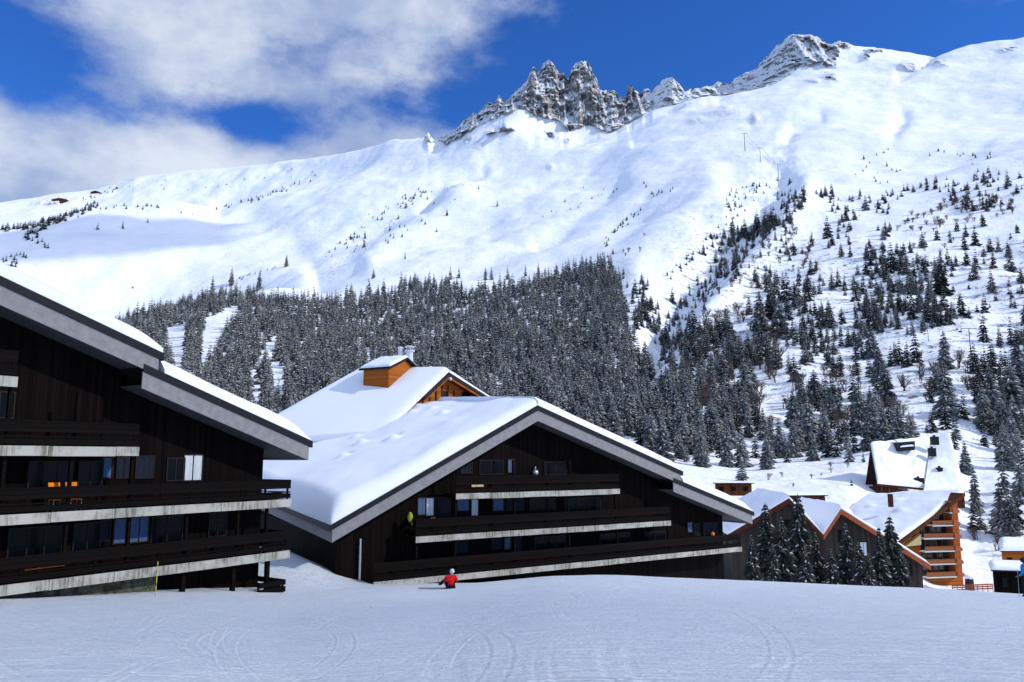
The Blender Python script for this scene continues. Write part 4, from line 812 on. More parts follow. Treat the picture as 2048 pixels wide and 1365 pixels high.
# ------------------------------------------------------------------ unseen clouds added high outside the picture to shade the piste and the far hump
m, a, b = material('shade_cloud_white', (.9, .92, .95), 1.0)
tr = a.n('ShaderNodeBsdfTransparent'); mx = a.n('ShaderNodeMixShader'); mx.inputs[0].default_value = .91; thin = mx
out = a.ns['Material Output']; a.link(b.outputs[0], mx.inputs[1]); a.link(tr.outputs[0], mx.inputs[2]); a.link(mx.outputs[0], out.inputs[0]); M['shade_cloud'] = m
def shade_cloud(T, dist, hx, hy, ang_, pw, seed, label):
    c = Vector(T) + S * dist; mb = MB(); K, J = 72, 10; vs = []; fs = []
    for j in range(J + 1):
        ph = math.pi * j / J
        for k in range(K):
            a_ = 2 * math.pi * k / K; cx, sx = math.cos(a_), math.sin(a_)
            rr_ = (abs(cx) ** pw + abs(sx) ** pw) ** (-1 / pw)
            nz = 1 + .09 * math.sin(a_ * 5 + seed) + .05 * math.sin(a_ * 11 + seed * 2) + .03 * math.sin(a_ * 23 + seed)
            x = hx * rr_ * nz * cx * math.sin(ph) ** .6 if 0 < j < J else 0; y = hy * rr_ * nz * sx * math.sin(ph) ** .6 if 0 < j < J else 0
            z = math.cos(ph) * 14 * (1 + .5 * math.sin(a_ * 7 + j))
            vs.append((c.x + x * math.cos(ang_) - y * math.sin(ang_), c.y + x * math.sin(ang_) + y * math.cos(ang_), c.z + z))
    for j in range(J):
        for k in range(K): fs.append((j * K + k, j * K + (k + 1) % K, (j + 1) * K + (k + 1) % K, (j + 1) * K + k))
    mb.add(vs, fs); o = mb.build('shade_cloud', M['shade_cloud'], smooth=True); tag(o, kind='stuff', label=label, cat='shade_cloud')
shade_cloud((-25, 30, -5), 1500, 128, 104, 0, 4, 1, 'white cloud added out of view to shade the piste')
hp = hit(330, 448, 1000); M['thin_shade_cloud'] = M['shade_cloud'].copy(); [setattr(q_.inputs[0], 'default_value', .5) for q_ in M['thin_shade_cloud'].node_tree.nodes if q_.type == 'MIX_SHADER']; M['shade_cloud_keep'] = M['shade_cloud']; M['shade_cloud'] = M['thin_shade_cloud']
shade_cloud(hp + Vector((-30, -150, -40)), 5600, 235, 235, .25, 2.2, 2, 'white cloud added out of view to shade the far hump')

# ------------------------------------------------------------------ spruces and bare trees
def spruce_arrays(seed, whorls, per, segs=2, snow=.75, slim=.21, coarse=False):
    """unit-height spruce: list of vertices, faces, material (0 needles, 1 snow)"""
    r_ = random.Random(seed); V = []; Fc = []; Mt = []
    lean = r_.uniform(-.02, .02)
    for wv in range(whorls):
        t = (wv + r_.uniform(0, .5)) / whorls; z = .04 + .95 * t
        L0 = slim * ((1 - t) ** .68) * 1.0 + .010
        a0 = r_.uniform(0, 6.28); n = max(4, int(per * (1 - .45 * t)))
        for k in range(n):
            if r_.random() < .08: continue
            a = a0 + 6.283 * k / n + r_.uniform(-.35, .35); L = L0 * r_.uniform(.62, 1.18)
            dr = L * r_.uniform(.35, .6); wd = L * r_.uniform(.30, .46) if not coarse else L * r_.uniform(.5, .75)
            ca, sa = math.cos(a), math.sin(a); px_, py_ = -sa, ca
            def P(f, side, dz=0): return (ca * L * f + px_ * wd * side + lean * z, sa * L * f + py_ * wd * side, z - dr * f ** 1.5 + dz)
            b0 = len(V); hg = L * .22
            V += [P(.02, 0, .012), P(.5, 0, .010), P(1.0, 0), P(.36, .62, -hg), P(.36, -.62, -hg), P(.78, .46, -hg * 1.1), P(.78, -.46, -hg * 1.1)]
            for f in ((0, 3, 1), (0, 1, 4), (1, 3, 5), (1, 6, 4), (1, 5, 2), (1, 2, 6)): Fc.append(tuple(b0 + i for i in f)); Mt.append(0)
            if r_.random() < snow:                       # snow resting on the bough
                b0 = len(V); q = r_.uniform(.55, 1.0) if snow > .7 else r_.uniform(.4, .75); u = r_.uniform(.15, .42)
                V += [P(u, 0, .016), P(u + .22, .30 * q, -hg * .3 + .010), P(min(.97, u + .5), 0, .014), P(u + .22, -.30 * q, -hg * .3 + .010)]
                Fc.append((b0, b0 + 1, b0 + 2, b0 + 3)); Mt.append(1)
    b0 = len(V); V += [(lean + .008, 0, .93), (lean - .008, .006, .93), (lean - .003, -.008, .93), (lean, 0, 1.0)]
    for f in ((0, 1, 3), (1, 2, 3), (2, 0, 3)): Fc.append(tuple(b0 + i for i in f)); Mt.append(0)
    return V, Fc, Mt
def mesh_of(name, V, Fc, Mt, mats):
    me = bpy.data.meshes.new(name); me.from_pydata(V, [], Fc)
    for m_ in mats: me.materials.append(m_)
    me.polygons.foreach_set('material_index', Mt); me.update(); return me
crown_me = []
for i in range(10):
    heavy = i % 2 == 0
    crown_me.append(mesh_of('spruce_crown', *spruce_arrays(50 + i, 20, 11, snow=.96 if heavy else .5, slim=(.24, .20, .22, .18, .26)[i % 5]), (M['needles_frost' if heavy else 'needles'], M['tree_snow'])))
near_me = [mesh_of('spruce_crown', *spruce_arrays(90 + i, 34, 15, snow=.93, slim=(.22, .19, .24)[i]), (M['needles'], M['tree_snow'])) for i in range(3)]
tmb = MB(); tmb.tube((0, 0, -.12), (0, 0, .97), .014, .002, 7); tr_o = tmb.build('t', M['trunk']); trunk_me = tr_o.data; trunk_me.name = 'spruce_trunk'; bpy.data.objects.remove(tr_o)
def put_tree(p, h, me, label, group, wide=1.0, rot=None):
    e = thing('spruce_tree', p, label, 'spruce', group)
    e.scale = (h * wide, h * wide, h); e.rotation_euler = (0, 0, random.uniform(0, 6.28))
    for nm, me_ in (('crown', me), ('trunk', trunk_me)):
        o = bpy.data.objects.new(nm, me_); col.objects.link(o); o.parent = e
    return e
def pxh(p, h):                                            # how tall it shows in photo pixels
    return h * F / math.hypot(p.x, p.y)
TREES = []                                                # (p, h, width, zone)
def zoomed(L, x0, y0, k): return [(x0 + x / k, y0 + y / k, h / k) for x, y, h in L]
named = zoomed([(1970,80,80),(985,155,80),(1070,135,55),(1125,130,50),(1285,195,80),(1345,190,50),(1190,245,70),(1100,330,110),(1380,320,75),(1165,420,75),(1210,420,70),(1010,395,60),(1025,370,80),(920,260,60),(1210,295,45),(1775,190,70),(1980,190,50),(1850,270,60),(1815,365,95),(1760,385,80),(1985,490,110),(1900,475,80),(1815,480,90),(1895,590,105),(1860,690,90),(1500,400,60),(1410,490,140),(1560,375,80),(1630,340,70),(1650,600,150),(1500,580,110),(1510,720,140),(1590,730,130),(1525,930,160),(1450,940,120),(1240,915,120),(1315,900,140),(1385,1140,210),(1350,1020,160),(1130,1200,190),(1260,1280,240),(1010,1340,230),(930,1140,90),(1015,1110,110),(700,1120,230),(540,1050,160),(850,960,150),(780,780,200),(870,800,180),(1000,860,120),(640,910,110),(450,800,150),(520,790,120),(1855,830,130),(1820,1120,130),(2010,900,130),(1600,1120,100),(1160,960,90),(985,940,55),(1580,1270,60),(1720,1300,110),(1190,1350,90),(1670,960,170),(1680,1190,240),(1640,1080,150),(1300,760,100),(1060,760,110),(1110,760,130),(1430,930,100),(1760,1200,120),(1900,1180,220),(1990,1150,200),(2035,1100,230),(1860,1230,160),(1950,1280,150),(2020,1300,150),(905,630,140),(1010,630,130),(960,640,110),(350,640,80),(415,660,70),(830,640,130),(750,540,90),(560,450,70),(500,410,60),(850,600,120),(720,700,110),(820,720,130),(910,720,120),(600,330,60),(640,300,80),(700,320,90),(760,290,100),(800,280,100),(830,260,90),(740,380,70),(650,480,90),(290,1340,190),(400,1340,210),(480,1340,240),(560,1350,170),(640,1340,170),(720,1290,160),(790,1300,150),(830,1340,140),(200,1330,120),(330,1150,200),(430,1100,170),(250,1200,170),(160,1180,190),(100,1240,200),(60,1230,170),(30,1050,200),(220,1000,180),(130,960,200),(60,880,180),(1100,940,90),(1170,740,80),(1240,760,90),(1350,750,90),(1440,750,70),(1700,690,60),(1740,650,60)], 1200, 340, 2.415)
named += zoomed([(910,380,230),(965,820,220),(1190,850,370),(1260,860,330),(1210,350,330),(1340,600,300),(1330,1000,160),(820,190,190)], 1700, 850, 3.9)
named += zoomed([(820,470,120),(905,370,55),(985,215,75),(840,140,75),(180,340,170),(345,260,210),(1075,300,1)], 1430, 860, 3.314)
named += zoomed([(675,235,95),(815,255,105),(955,135,60),(575,262,85)], 200, 480, 2.56) + zoomed([(615,640,50),(430,750,65),(1120,760,90),(1085,760,85),(1215,760,90),(1320,740,80),(1395,730,90),(930,750,80),(880,760,95),(375,570,60),(380,520,55),(525,475,50),(620,340,45),(575,405,40),(660,320,30),(860,385,50),(1155,330,45),(800,480,35),(745,290,30),(1045,230,28),(1550,305,28),(1660,225,22)], 600, 300, 2.926)
named += zoomed([(625,670,45),(785,665,55),(945,625,30),(500,595,30),(1480,1020,110),(1830,910,90),(1655,1040,110),(75,905,50),(100,910,35),(850,1045,25),(1160,565,25),(1230,575,15)], 0, 250, 3.2)
for x, y, h in named:
    if h < 2: continue
    p = hit(x, y)
    if p: TREES.append((p, h * math.hypot(p.x, p.y) / F, random.uniform(1.1, 1.45) if x > 1280 else random.uniform(.85, 1.05), 'slope' if x > 1280 else 'wood'))
CLEAR = [[(1400, 632), (1440, 585), (1505, 545), (1530, 560), (1480, 610), (1420, 650)], [(1505, 760), (1560, 745), (1590, 770), (1570, 830), (1590, 900), (1540, 915), (1515, 850)], [(1760, 690), (1850, 665), (1960, 630), (2048, 615), (2048, 660), (1940, 690), (1850, 705), (1790, 715)], [(1788, 765), (1860, 750), (1870, 860), (1800, 865)], [(1640, 505), (1720, 490), (1740, 540), (1680, 560)], [(1590, 745), (1740, 770), (1730, 800), (1600, 790)]]
def scatter(poly, n, hm, spacing, zone, holes=(), wide=(.9, 1.2), maxtry=40, hfun=None):
    P = np.array(poly); x0, y0 = P.min(0); x1, y1 = P.max(0); pts = []; cell = {}
    tries = 0
    while len(pts) < n and tries < n * maxtry:
        tries += 1; x = random.uniform(x0, x1); y = random.uniform(y0, y1)
        if not inpoly(x, y, poly): continue
        if any(inpoly(x, y, h_) for h_ in holes): continue
        if zone == 'slope' and any(inpoly(x, y, h_) for h_ in CLEAR): continue
        if zone == 'slope' and float(vnoise(np.array([x / 48]), np.array([y / 34]), seed=77)[0]) + random.uniform(-.35, .35) < -.12: continue
        p = hit(x, y)
        if not p: continue
        hh = random.uniform(*hm) * (random.uniform(.45, 1) if random.random() < .2 else 1)
        hp_ = hh * F / math.hypot(p.x, p.y); rad = spacing * hp_
        cx_, cy_ = int(x // 24), int(y // 24); ok = True
        for i in (-1, 0, 1):
            for j in (-1, 0, 1):
                for (a_, b_) in cell.get((cx_ + i, cy_ + j), ()):
                    if (a_ - x) ** 2 + ((b_ - y) * 1.1) ** 2 < rad * rad: ok = False
        if not ok: continue
        cell.setdefault((cx_, cy_), []).append((x, y)); pts.append((x, y)); TREES.append((p, hh, random.uniform(*wide), zone))
    return len(pts)
holes = [[(405, 640), (474, 612), (478, 640), (452, 662), (425, 735), (404, 735)], [(325, 656), (370, 652), (372, 700), (368, 760), (345, 750)],
         [(558, 672), (532, 690), (510, 728), (545, 800), (570, 800), (568, 740), (553, 725)], [(487, 738), (522, 750), (528, 790), (514, 850), (500, 850), (495, 790)],
         [(730, 575), (800, 560), (800, 585), (730, 590)], [(500, 575), (600, 560), (610, 585), (520, 600)], [(925, 560), (960, 560), (960, 590), (925, 585)]]
forest = [(200, 652), (300, 622), (400, 598), (460, 588), (520, 598), (600, 606), (700, 602), (760, 580), (830, 568), (910, 570), (930, 585), (960, 590), (1060, 568), (1110, 552), (1200, 535), (1222, 540), (1252, 620), (1258, 700), (1305, 740), (1290, 830), (1250, 880), (1100, 900), (850, 940), (560, 900), (450, 830), (320, 760), (200, 690)]
scatter(forest, 2300, (12, 21), .20, 'wood', holes, (.95, 1.35))
scatter([(1185, 530), (1215, 520), (1240, 560), (1250, 640), (1205, 640), (1150, 560)], 40, (13, 18), .14, 'wood', (), (.8, 1))
scatter([(1245, 600), (1300, 560), (1330, 690), (1290, 760), (1250, 700)], 26, (8, 15), .34, 'slope')
scatter([(1270, 900), (1290, 760), (1330, 690), (1400, 660), (1500, 650), (1560, 720), (1560, 800), (1480, 860), (1400, 910)], 230, (9, 17), .21, 'slope', (), (1.0, 1.45))
scatter([(1540, 760), (1640, 730), (1780, 760), (1760, 860), (1640, 900), (1560, 860)], 40, (6, 15), .34, 'slope', (), (1.0, 1.4))
scatter([(1290, 910), (1400, 850), (1560, 830), (1560, 940), (1400, 940)], 34, (9, 16), .27, 'slope', (), (1.0, 1.4))
scatter([(1480, 640), (1500, 570), (1640, 560), (1660, 680), (1640, 760), (1520, 780)], 70, (8, 15), .32, 'slope')
scatter([(1640, 640), (1760, 600), (1900, 620), (1920, 680), (1760, 720), (1640, 740)], 60, (7, 13), .32, 'slope')
scatter([(1420, 560), (1440, 480), (1540, 440), (1590, 470), (1560, 520), (1470, 560)], 40, (6, 11), .35, 'slope')
scatter([(1340, 620), (1440, 520), (1500, 480), (1400, 620), (1330, 680)], 20, (5, 10), .5, 'slope')
scatter([(1560, 900), (1600, 830), (1700, 800), (1800, 830), (1790, 890), (1700, 925), (1560, 930)], 26, (8, 16), .38, 'slope')
scatter([(1940, 700), (2060, 680), (2060, 950), (1970, 900)], 60, (9, 16), .28, 'slope')
scatter([(1940, 1000), (2060, 960), (2060, 1080), (1950, 1070)], 7, (7, 13), .7, 'slope')
scatter([(1500, 480), (1600, 380), (1750, 390), (2060, 350), (2060, 700), (1650, 760), (1500, 650)], 260, (5, 14), .36, 'slope', (), (1.15, 1.65))
scatter([(1560, 390), (1750, 385), (1900, 350), (1990, 340), (2048, 380), (1900, 420), (1700, 430), (1560, 420)], 90, (4, 10), .33, 'slope', (), (1, 1.35))
scatter([(1690, 330), (1800, 290), (1990, 310), (1960, 355), (1800, 365), (1700, 380)], 34, (3, 7), .6, 'slope', (), (1, 1.35))
scatter([(1460, 380), (1560, 355), (1570, 380), (1500, 420), (1470, 440), (1430, 450)], 34, (4, 8), .45, 'slope')
def along(P, n, hm, jit, zone):
    L = [math.hypot(P[i + 1][0] - P[i][0], P[i + 1][1] - P[i][1]) for i in range(len(P) - 1)]; T_ = sum(L)
    for _ in range(n):
        q = random.uniform(0, T_); i = 0
        while i < len(L) - 1 and q > L[i]: q -= L[i]; i += 1
        t_ = q / L[i]; p = hit(P[i][0] + (P[i + 1][0] - P[i][0]) * t_ + random.gauss(0, jit), P[i][1] + (P[i + 1][1] - P[i][1]) * t_ + random.gauss(0, jit * .6))
        if p: TREES.append((p, random.uniform(*hm), random.uniform(1, 1.4), zone))
along([(0, 460), (60, 455), (110, 440), (160, 425), (190, 412)], 70, (10, 17), 5, 'far ridge'); along([(50, 480), (90, 455), (150, 430)], 40, (10, 18), 6, 'far ridge')
along([(150, 425), (200, 417), (280, 415), (320, 414)], 22, (8, 13), 3, 'far ridge'); along([(430, 422), (480, 405), (520, 398), (600, 368), (630, 360)], 34, (6, 12), 4, 'far ridge')
along([(160, 405), (210, 385), (240, 375)], 16, (7, 11), 3, 'far ridge'); along([(260, 370), (400, 372), (560, 350), (640, 340)], 18, (4, 9), 9, 'far ridge')
along([(10, 530), (60, 500), (90, 480)], 18, (7, 12), 9, 'far ridge')
along([(655, 512), (700, 480), (750, 440), (790, 412), (850, 385)], 60, (4, 9), 6, 'far ridge'); along([(700, 500), (780, 480), (850, 440), (900, 400)], 26, (3, 8), 12, 'far ridge')
along([(1080, 440), (1180, 400), (1230, 380), (1290, 370)], 14, (3, 6), 6, 'far ridge'); along([(1200, 490), (1260, 440), (1310, 390), (1350, 380)], 34, (3, 7), 5, 'far ridge')
along([(470, 560), (520, 545), (575, 530)], 16, (3, 6), 2, 'wood'); along([(850, 385), (920, 372), (960, 378)], 10, (3, 5), 4, 'far ridge')
along([(1200, 500), (1240, 540), (1290, 600), (1300, 650)], 26, (5, 11), 14, 'slope')
along([(1600, 385), (1560, 430), (1500, 490), (1430, 560), (1390, 620), (1330, 680)], 120, (4, 10), 17, 'slope'); along([(1440, 500), (1500, 470), (1560, 445)], 60, (6, 12), 12, 'slope')
along([(1330, 560), (1400, 500), (1460, 440), (1500, 390)], 34, (3, 7), 10, 'slope')
scatter([(1250, 640), (1310, 600), (1340, 700), (1290, 780), (1245, 760)], 40, (7, 14), .25, 'slope', (), (1, 1.4))
scatter([(1640, 560), (1760, 500), (1900, 520), (1930, 640), (1760, 660), (1650, 640)], 70, (8, 16), .3, 'slope', (), (1.1, 1.5))
scatter([(1560, 925), (1600, 790), (1800, 780), (1900, 860), (1800, 905), (1680, 930)], 30, (8, 17), .34, 'slope', (), (1.1, 1.5))
# spruces standing close in front of the twin-gabled chalet
close = []
for x, top, d in ((1530, 1004, 97), (1503, 1068, 93), (1562, 1032, 96), (1592, 985, 99), (1633, 1062, 97), (1690, 1044, 98), (1715, 1082, 94), (1754, 1052, 97), (1778, 1030, 100), (1661, 1096, 95), (1737, 1105, 93), (1800, 1095, 98), (1610, 1090, 92), (1545, 1085, 91)):
    xr, yr, zr = ray(x, top); k_ = d / math.hypot(xr, yr); g_ = ground(xr * k_, yr * k_)
    close.append((Vector((xr * k_, yr * k_, g_ - .1)), zr * k_ - g_ + .1))
order = sorted(range(len(close)), key=lambda i: close[i][0].x / close[i][0].y)
words = ['leftmost', 'second from the left', 'third from the left', 'fourth from the left', 'fifth from the left', 'sixth from the left', 'seventh from the left', 'seventh from the right', 'sixth from the right', 'fifth from the right', 'fourth from the right', 'third from the right', 'second from the right', 'rightmost']
for r_, i in enumerate(order):
    p, h = close[i]; put_tree(p, h, near_me[i % 3], f'shaded spruce before the twin-gabled chalet, {words[r_]} of the row', 'spruces in front of the twin-gabled chalet', .98)
N_IND = 300 - len(close)
# drop spruces that would stand inside a building
def blocked(p):
    r_ = math.hypot(p.x, p.y)
    if r_ > 240: return False
    X_, Y_ = topx(np.array(p.x), np.array(p.y), np.array(p.z)); X_ = float(X_)
    return (1715 < X_ < 1912 and 184 < p.y < 232) or (1630 < X_ < 1935 and p.y < 190) or (X_ < 1700 and p.y < 200)
TREES = [t_ for t_ in TREES if not blocked(t_[0])]
TREES.sort(key=lambda t_: -pxh(t_[0], t_[1]) * t_[2])
print('spruces', len(TREES))
ind, rest = TREES[:N_IND], TREES[N_IND:]
near_by = [('below the roof hatch chalet', None)]
def where(p):
    X_, Y_ = topx(np.array(p.x), np.array(p.y), np.array(p.z)); return float(X_), float(Y_)
marks = [(1572, 'above the left one of the twin gables'), (1690, 'above the right one of the twin gables'), (1740, 'left of the steep-roofed chalet'), (1930, 'above the steep-roofed chalet'), (2300, 'right of the steep-roofed chalet')]
zones = {}
for k_, (p, h, wd, zn) in enumerate(ind):
    X_, Y_ = where(p); hp_ = pxh(p, h)
    if X_ < 640: z_ = 'in the wood left of the orange cupola'
    elif X_ < 900: z_ = 'in the wood behind the orange cupola'
    elif X_ < 1080: z_ = 'in the wood left above the middle roof peak'
    elif X_ < 1290: z_ = 'in the wood right above the middle roof peak'
    elif X_ < 1500: z_ = 'above the right roof end of the middle chalet'
    else: z_ = next(t_ for x_, t_ in marks if X_ < x_)
    ht = 'lower slope' if Y_ > 880 else 'mid slope' if Y_ > 740 else 'upper slope' if Y_ > 560 else 'high slope'
    zones.setdefault((z_, ht), []).append((X_, k_, p, h, wd, zn))
def ordw(i, n):
    if n == 1: return 'the only one'
    if i == 0: return 'leftmost'
    if i == n - 1: return 'rightmost'
    return None
for (z_, ht), L_ in zones.items():
    L_.sort()
    for j, (X_, k_, p, h, wd, zn) in enumerate(L_):
        w_ = ordw(j, len(L_)); sz = 'large snow-dusted spruce'
        lb = f'{w_} spruce on the {ht} {z_}' if w_ and w_ != 'the only one' else f'snow-dusted spruce on the {ht} {z_}'
        put_tree(p - Vector((0, 0, .2)), h, crown_me[((k_ * 7) % 5) * 2 + (0 if (zn == 'wood' or k_ % 3 == 0 or where(p)[1] > 640) else 1)], lb, f'spruces on the {ht} {z_}', wd)
# every smaller spruce of the hillside: one mass
vars_ = [spruce_arrays(200 + i, 13, 8, snow=.95 if i % 3 else .6, slim=(.2, .17, .22, .185)[i % 4]) for i in range(6)]
small_ = [spruce_arrays(300 + i, 7, 6, snow=.35, slim=.26, coarse=True) for i in range(4)]
VV = []; FF = []; MM = []; off = 0
for k_, (p, h, wd, zn) in enumerate(rest):
    V, Fc, Mt = (small_[k_ % 4] if pxh(p, h) < 17 else vars_[k_ % 6])
    a_ = random.uniform(0, 6.28); v = np.array(V) * np.array([h * wd, h * wd, h]); c_, s_ = math.cos(a_), math.sin(a_)
    v = np.stack([v[:, 0] * c_ - v[:, 1] * s_ + p.x, v[:, 0] * s_ + v[:, 1] * c_ + p.y, v[:, 2] + p.z - .3], 1)
    VV.append(v); f3_ = [];
    for f in Fc:
        if len(f) == 3: FF.append((f[0] + off, f[1] + off, f[2] + off))
        else: FF.append(tuple(i + off for i in f))
    MM += [2 if q_ == 0 and (zn == 'wood' or k_ % 3 == 0) else q_ for q_ in Mt]; off += len(V)
me = bpy.data.meshes.new('spruce_wood'); me.from_pydata(np.concatenate(VV).tolist(), [], FF); me.materials.append(M['needles']); me.materials.append(M['tree_snow']); me.materials.append(M['needles_frost'])
me.polygons.foreach_set('material_index', MM); me.update()
o = bpy.data.objects.new('spruce_wood', me); col.objects.link(o); tag(o, 'mass of small snow-dusted spruces covering the mountain side behind the chalets', 'wood', kind='stuff')
# bare, leafless trees and bushes between the spruces
def bare_arrays(seed, n=46):
    r_ = random.Random(seed); mb = MB()
    def grow(p, d, L, r, k):
        q = p + d * L; mb.tube(p, q, r, r * .6, 3)
        if k == 0: return
        for _ in range(3 if k > 1 else 4):
            e = (d + Vector((r_.uniform(-1, 1), r_.uniform(-1, 1), r_.uniform(-.2, .7))) * .75).normalized(); grow(p.lerp(q, r_.uniform(.5, 1)), e, L * r_.uniform(.55, .8), r * .55, k - 1)
    for _ in range(3): grow(Vector((r_.uniform(-.08, .08), r_.uniform(-.08, .08), -.05)), Vector((r_.uniform(-.4, .4), r_.uniform(-.4, .4), 1)).normalized(), .34, .030, 4)
    o = mb.build('branches', M['twig'], recalc=False); me = o.data; bpy.data.objects.remove(o); return me
bare = [bare_arrays(i) for i in range(4)]
BARE = []
def bscatter(poly, n, hm):
    P = np.array(poly); k_ = 0
    while k_ < n:
        x = random.uniform(*(P[:, 0].min(), P[:, 0].max())); y = random.uniform(P[:, 1].min(), P[:, 1].max())
        if inpoly(x, y, poly):
            p = hit(x, y); k_ += 1
            if p and not blocked(p): BARE.append((p, random.uniform(*hm), x, y))
bscatter([(1290, 760), (1400, 640), (1560, 600), (1560, 800), (1400, 900)], 90, (6, 11)); bscatter([(1420, 600), (1440, 480), (1600, 420), (1640, 560)], 50, (5, 9))
bscatter([(1780, 440), (1900, 400), (2030, 390), (2030, 430), (1800, 470)], 60, (5, 8)); bscatter([(1500, 880), (1600, 760), (1900, 700), (1900, 800), (1650, 900)], 60, (5, 9))
bscatter([(1240, 470), (1290, 470), (1290, 510), (1250, 520)], 5, (4, 7)); bscatter([(1700, 520), (1850, 450), (1990, 420), (1800, 600)], 18, (3, 6)); bscatter([(1890, 730), (1960, 700), (2000, 780), (1930, 800)], 7, (6, 9))
bscatter([(1500, 940), (1700, 930), (1700, 985), (1540, 985)], 10, (1.2, 2.5)); bscatter([(1950, 1080), (2000, 1040), (2000, 1110), (1950, 1120)], 5, (3, 5))
for k_, (p, h, x, y) in enumerate(BARE):
    z_ = 'in the gully beside the bright snow bank' if x < 1640 and y < 600 else 'among the spruces above the middle dark chalet' if x < 1570 else 'high on the right slope' if y < 640 else 'on the slope above the steep-roofed chalet' if y < 900 else 'on the open snow near the flat-roofed shed' if x < 1720 else 'on the snow beside the tall orange chalet'
    e = thing('bare_tree', p, f'grey-brown leafless tree {z_}', 'bare tree', f'leafless trees {z_}'); e.scale = (h * 1.35, h * 1.35, h * 1.1); e.rotation_euler = (0, 0, random.uniform(0, 6.28))
    o = bpy.data.objects.new('branches', bare[k_ % 4]); col.objects.link(o); o.parent = e


# ------------------------------------------------------------------ people
def skin_mesh(name, pts, edges, mat, parent, root=0, sub=2):
    me = bpy.data.meshes.new(name); me.from_pydata([p[:3] for p in pts], edges, []); me.materials.append(M[mat])
    o = bpy.data.objects.new(name, me); col.objects.link(o); o.parent = parent
    o.modifiers.new('skin', 'SKIN').use_smooth_shade = True
    for i, p in enumerate(pts): r = p[3] if len(p) > 3 else .05; r2 = p[4] if len(p) > 4 else r; me.skin_vertices[0].data[i].radius = (r, r2); me.skin_vertices[0].data[i].use_root = (i == root)
    m_ = o.modifiers.new('sub', 'SUBSURF'); m_.levels = sub; m_.render_levels = sub
    return o
def person(loc, rot, label, J, jacket, helmet, scale=1.0):
    """J: joint positions; x right of the person, y forward, z up"""
    t_ = thing('person', loc, label, 'person'); t_.rotation_euler = (0, 0, rot); t_.scale = (scale,) * 3
    g = lambda k, r, r2=None: (*J[k], r) if r2 is None else (*J[k], r, r2)
    # one continuous body
    ks = ['pelvis', 'waist', 'chest', 'neck', 'head', 'lsh', 'lel', 'lwr', 'rsh', 'rel', 'rwr', 'lhip', 'lkn', 'lan', 'lto', 'rhip', 'rkn', 'ran', 'rto', 'lhd', 'rhd']
    rad = dict(pelvis=.13, waist=.12, chest=.14, neck=.055, head=.085, lsh=.06, rsh=.06, lel=.042, rel=.042, lwr=.028, rwr=.028, lhip=.085, rhip=.085, lkn=.058, rkn=.058, lan=.04, ran=.04, lto=.035, rto=.035, lhd=.032, rhd=.032)
    pts = [(*J[k], rad[k]) for k in ks]; ix = {k: i for i, k in enumerate(ks)}
    E_ = [('pelvis', 'waist'), ('waist', 'chest'), ('chest', 'neck'), ('neck', 'head'), ('chest', 'lsh'), ('lsh', 'lel'), ('lel', 'lwr'), ('lwr', 'lhd'), ('chest', 'rsh'), ('rsh', 'rel'), ('rel', 'rwr'), ('rwr', 'rhd'), ('pelvis', 'lhip'), ('lhip', 'lkn'), ('lkn', 'lan'), ('lan', 'lto'), ('pelvis', 'rhip'), ('rhip', 'rkn'), ('rkn', 'ran'), ('ran', 'rto')]
    E_ = [(ix[a_], ix[b_]) for a_, b_ in E_]
    for sd in ('l', 'r'):                                # five gloved fingers each
        w_, h_ = Vector(J[sd + 'wr']), Vector(J[sd + 'hd']); d_ = (h_ - w_).normalized(); u_ = d_.cross(Vector((0, .3, 1))).normalized()
        for k, off_ in enumerate((-.03, -.01, .01, .03)):
            a_ = h_ + u_ * off_ + d_ * .02; b_ = a_ + d_ * (.035 + .008 * (k in (1, 2))) ; c_ = b_ + (d_ + Vector((0, 0, -.8))) * .022
            n_ = len(pts); pts += [(*a_, .011), (*b_, .010), (*c_, .009)]; E_ += [(ix[sd + 'hd'], n_), (n_, n_ + 1), (n_ + 1, n_ + 2)]
        a_ = w_ + d_ * .03 - u_ * .045; n_ = len(pts); pts += [(*a_, .013), (*(a_ + d_ * .035 - u_ * .015), .011)]; E_ += [(ix[sd + 'hd'], n_), (n_, n_ + 1)]
    skin_mesh('body', pts, E_, 'skin', t_, 0, 1)
    P = lambda k, r: (*J[k], r)
    skin_mesh('jacket', [P('pelvis', .185), P('waist', .175), P('chest', .195), (*(Vector(J['neck']) - Vector((0, .0, .02))), .10), P('lsh', .115), P('lel', .085), P('lwr', .060), P('rsh', .115), P('rel', .085), P('rwr', .060)],
              [(0, 1), (1, 2), (2, 3), (2, 4), (4, 5), (5, 6), (2, 7), (7, 8), (8, 9)], jacket, t_, 0)
    skin_mesh('trousers', [(*(Vector(J['pelvis']) - Vector((0, 0, .02))), .165), P('lhip', .13), P('lkn', .095), P('lan', .085), P('rhip', .13), P('rkn', .095), P('ran', .085)], [(0, 1), (1, 2), (2, 3), (0, 4), (4, 5), (5, 6)], 'dark_cloth', t_, 0)
    for sd in ('l', 'r'):
        a_, b_ = Vector(J[sd + 'an']), Vector(J[sd + 'to']); skin_mesh('ski_boot', [(*(a_ + Vector((0, 0, .10))), .075), (*a_, .075), (*b_, .055)], [(0, 1), (1, 2)], 'helmet_dark', t_, 1, 1)
        a_ = Vector(J[sd + 'hd']); skin_mesh('glove', [(*Vector(J[sd + 'wr']), .045), (*a_, .048)], [(0, 1)], 'dark_cloth', t_, 0, 1)
    h = Vector(J['head'])
    mb = MB(); mb.ball(h + Vector((0, -.015, .035)), .135, 14, 0, (.92, 1.08, .98)); hm = mb.build('helmet', M[helmet], None, smooth=True); hm.parent = t_
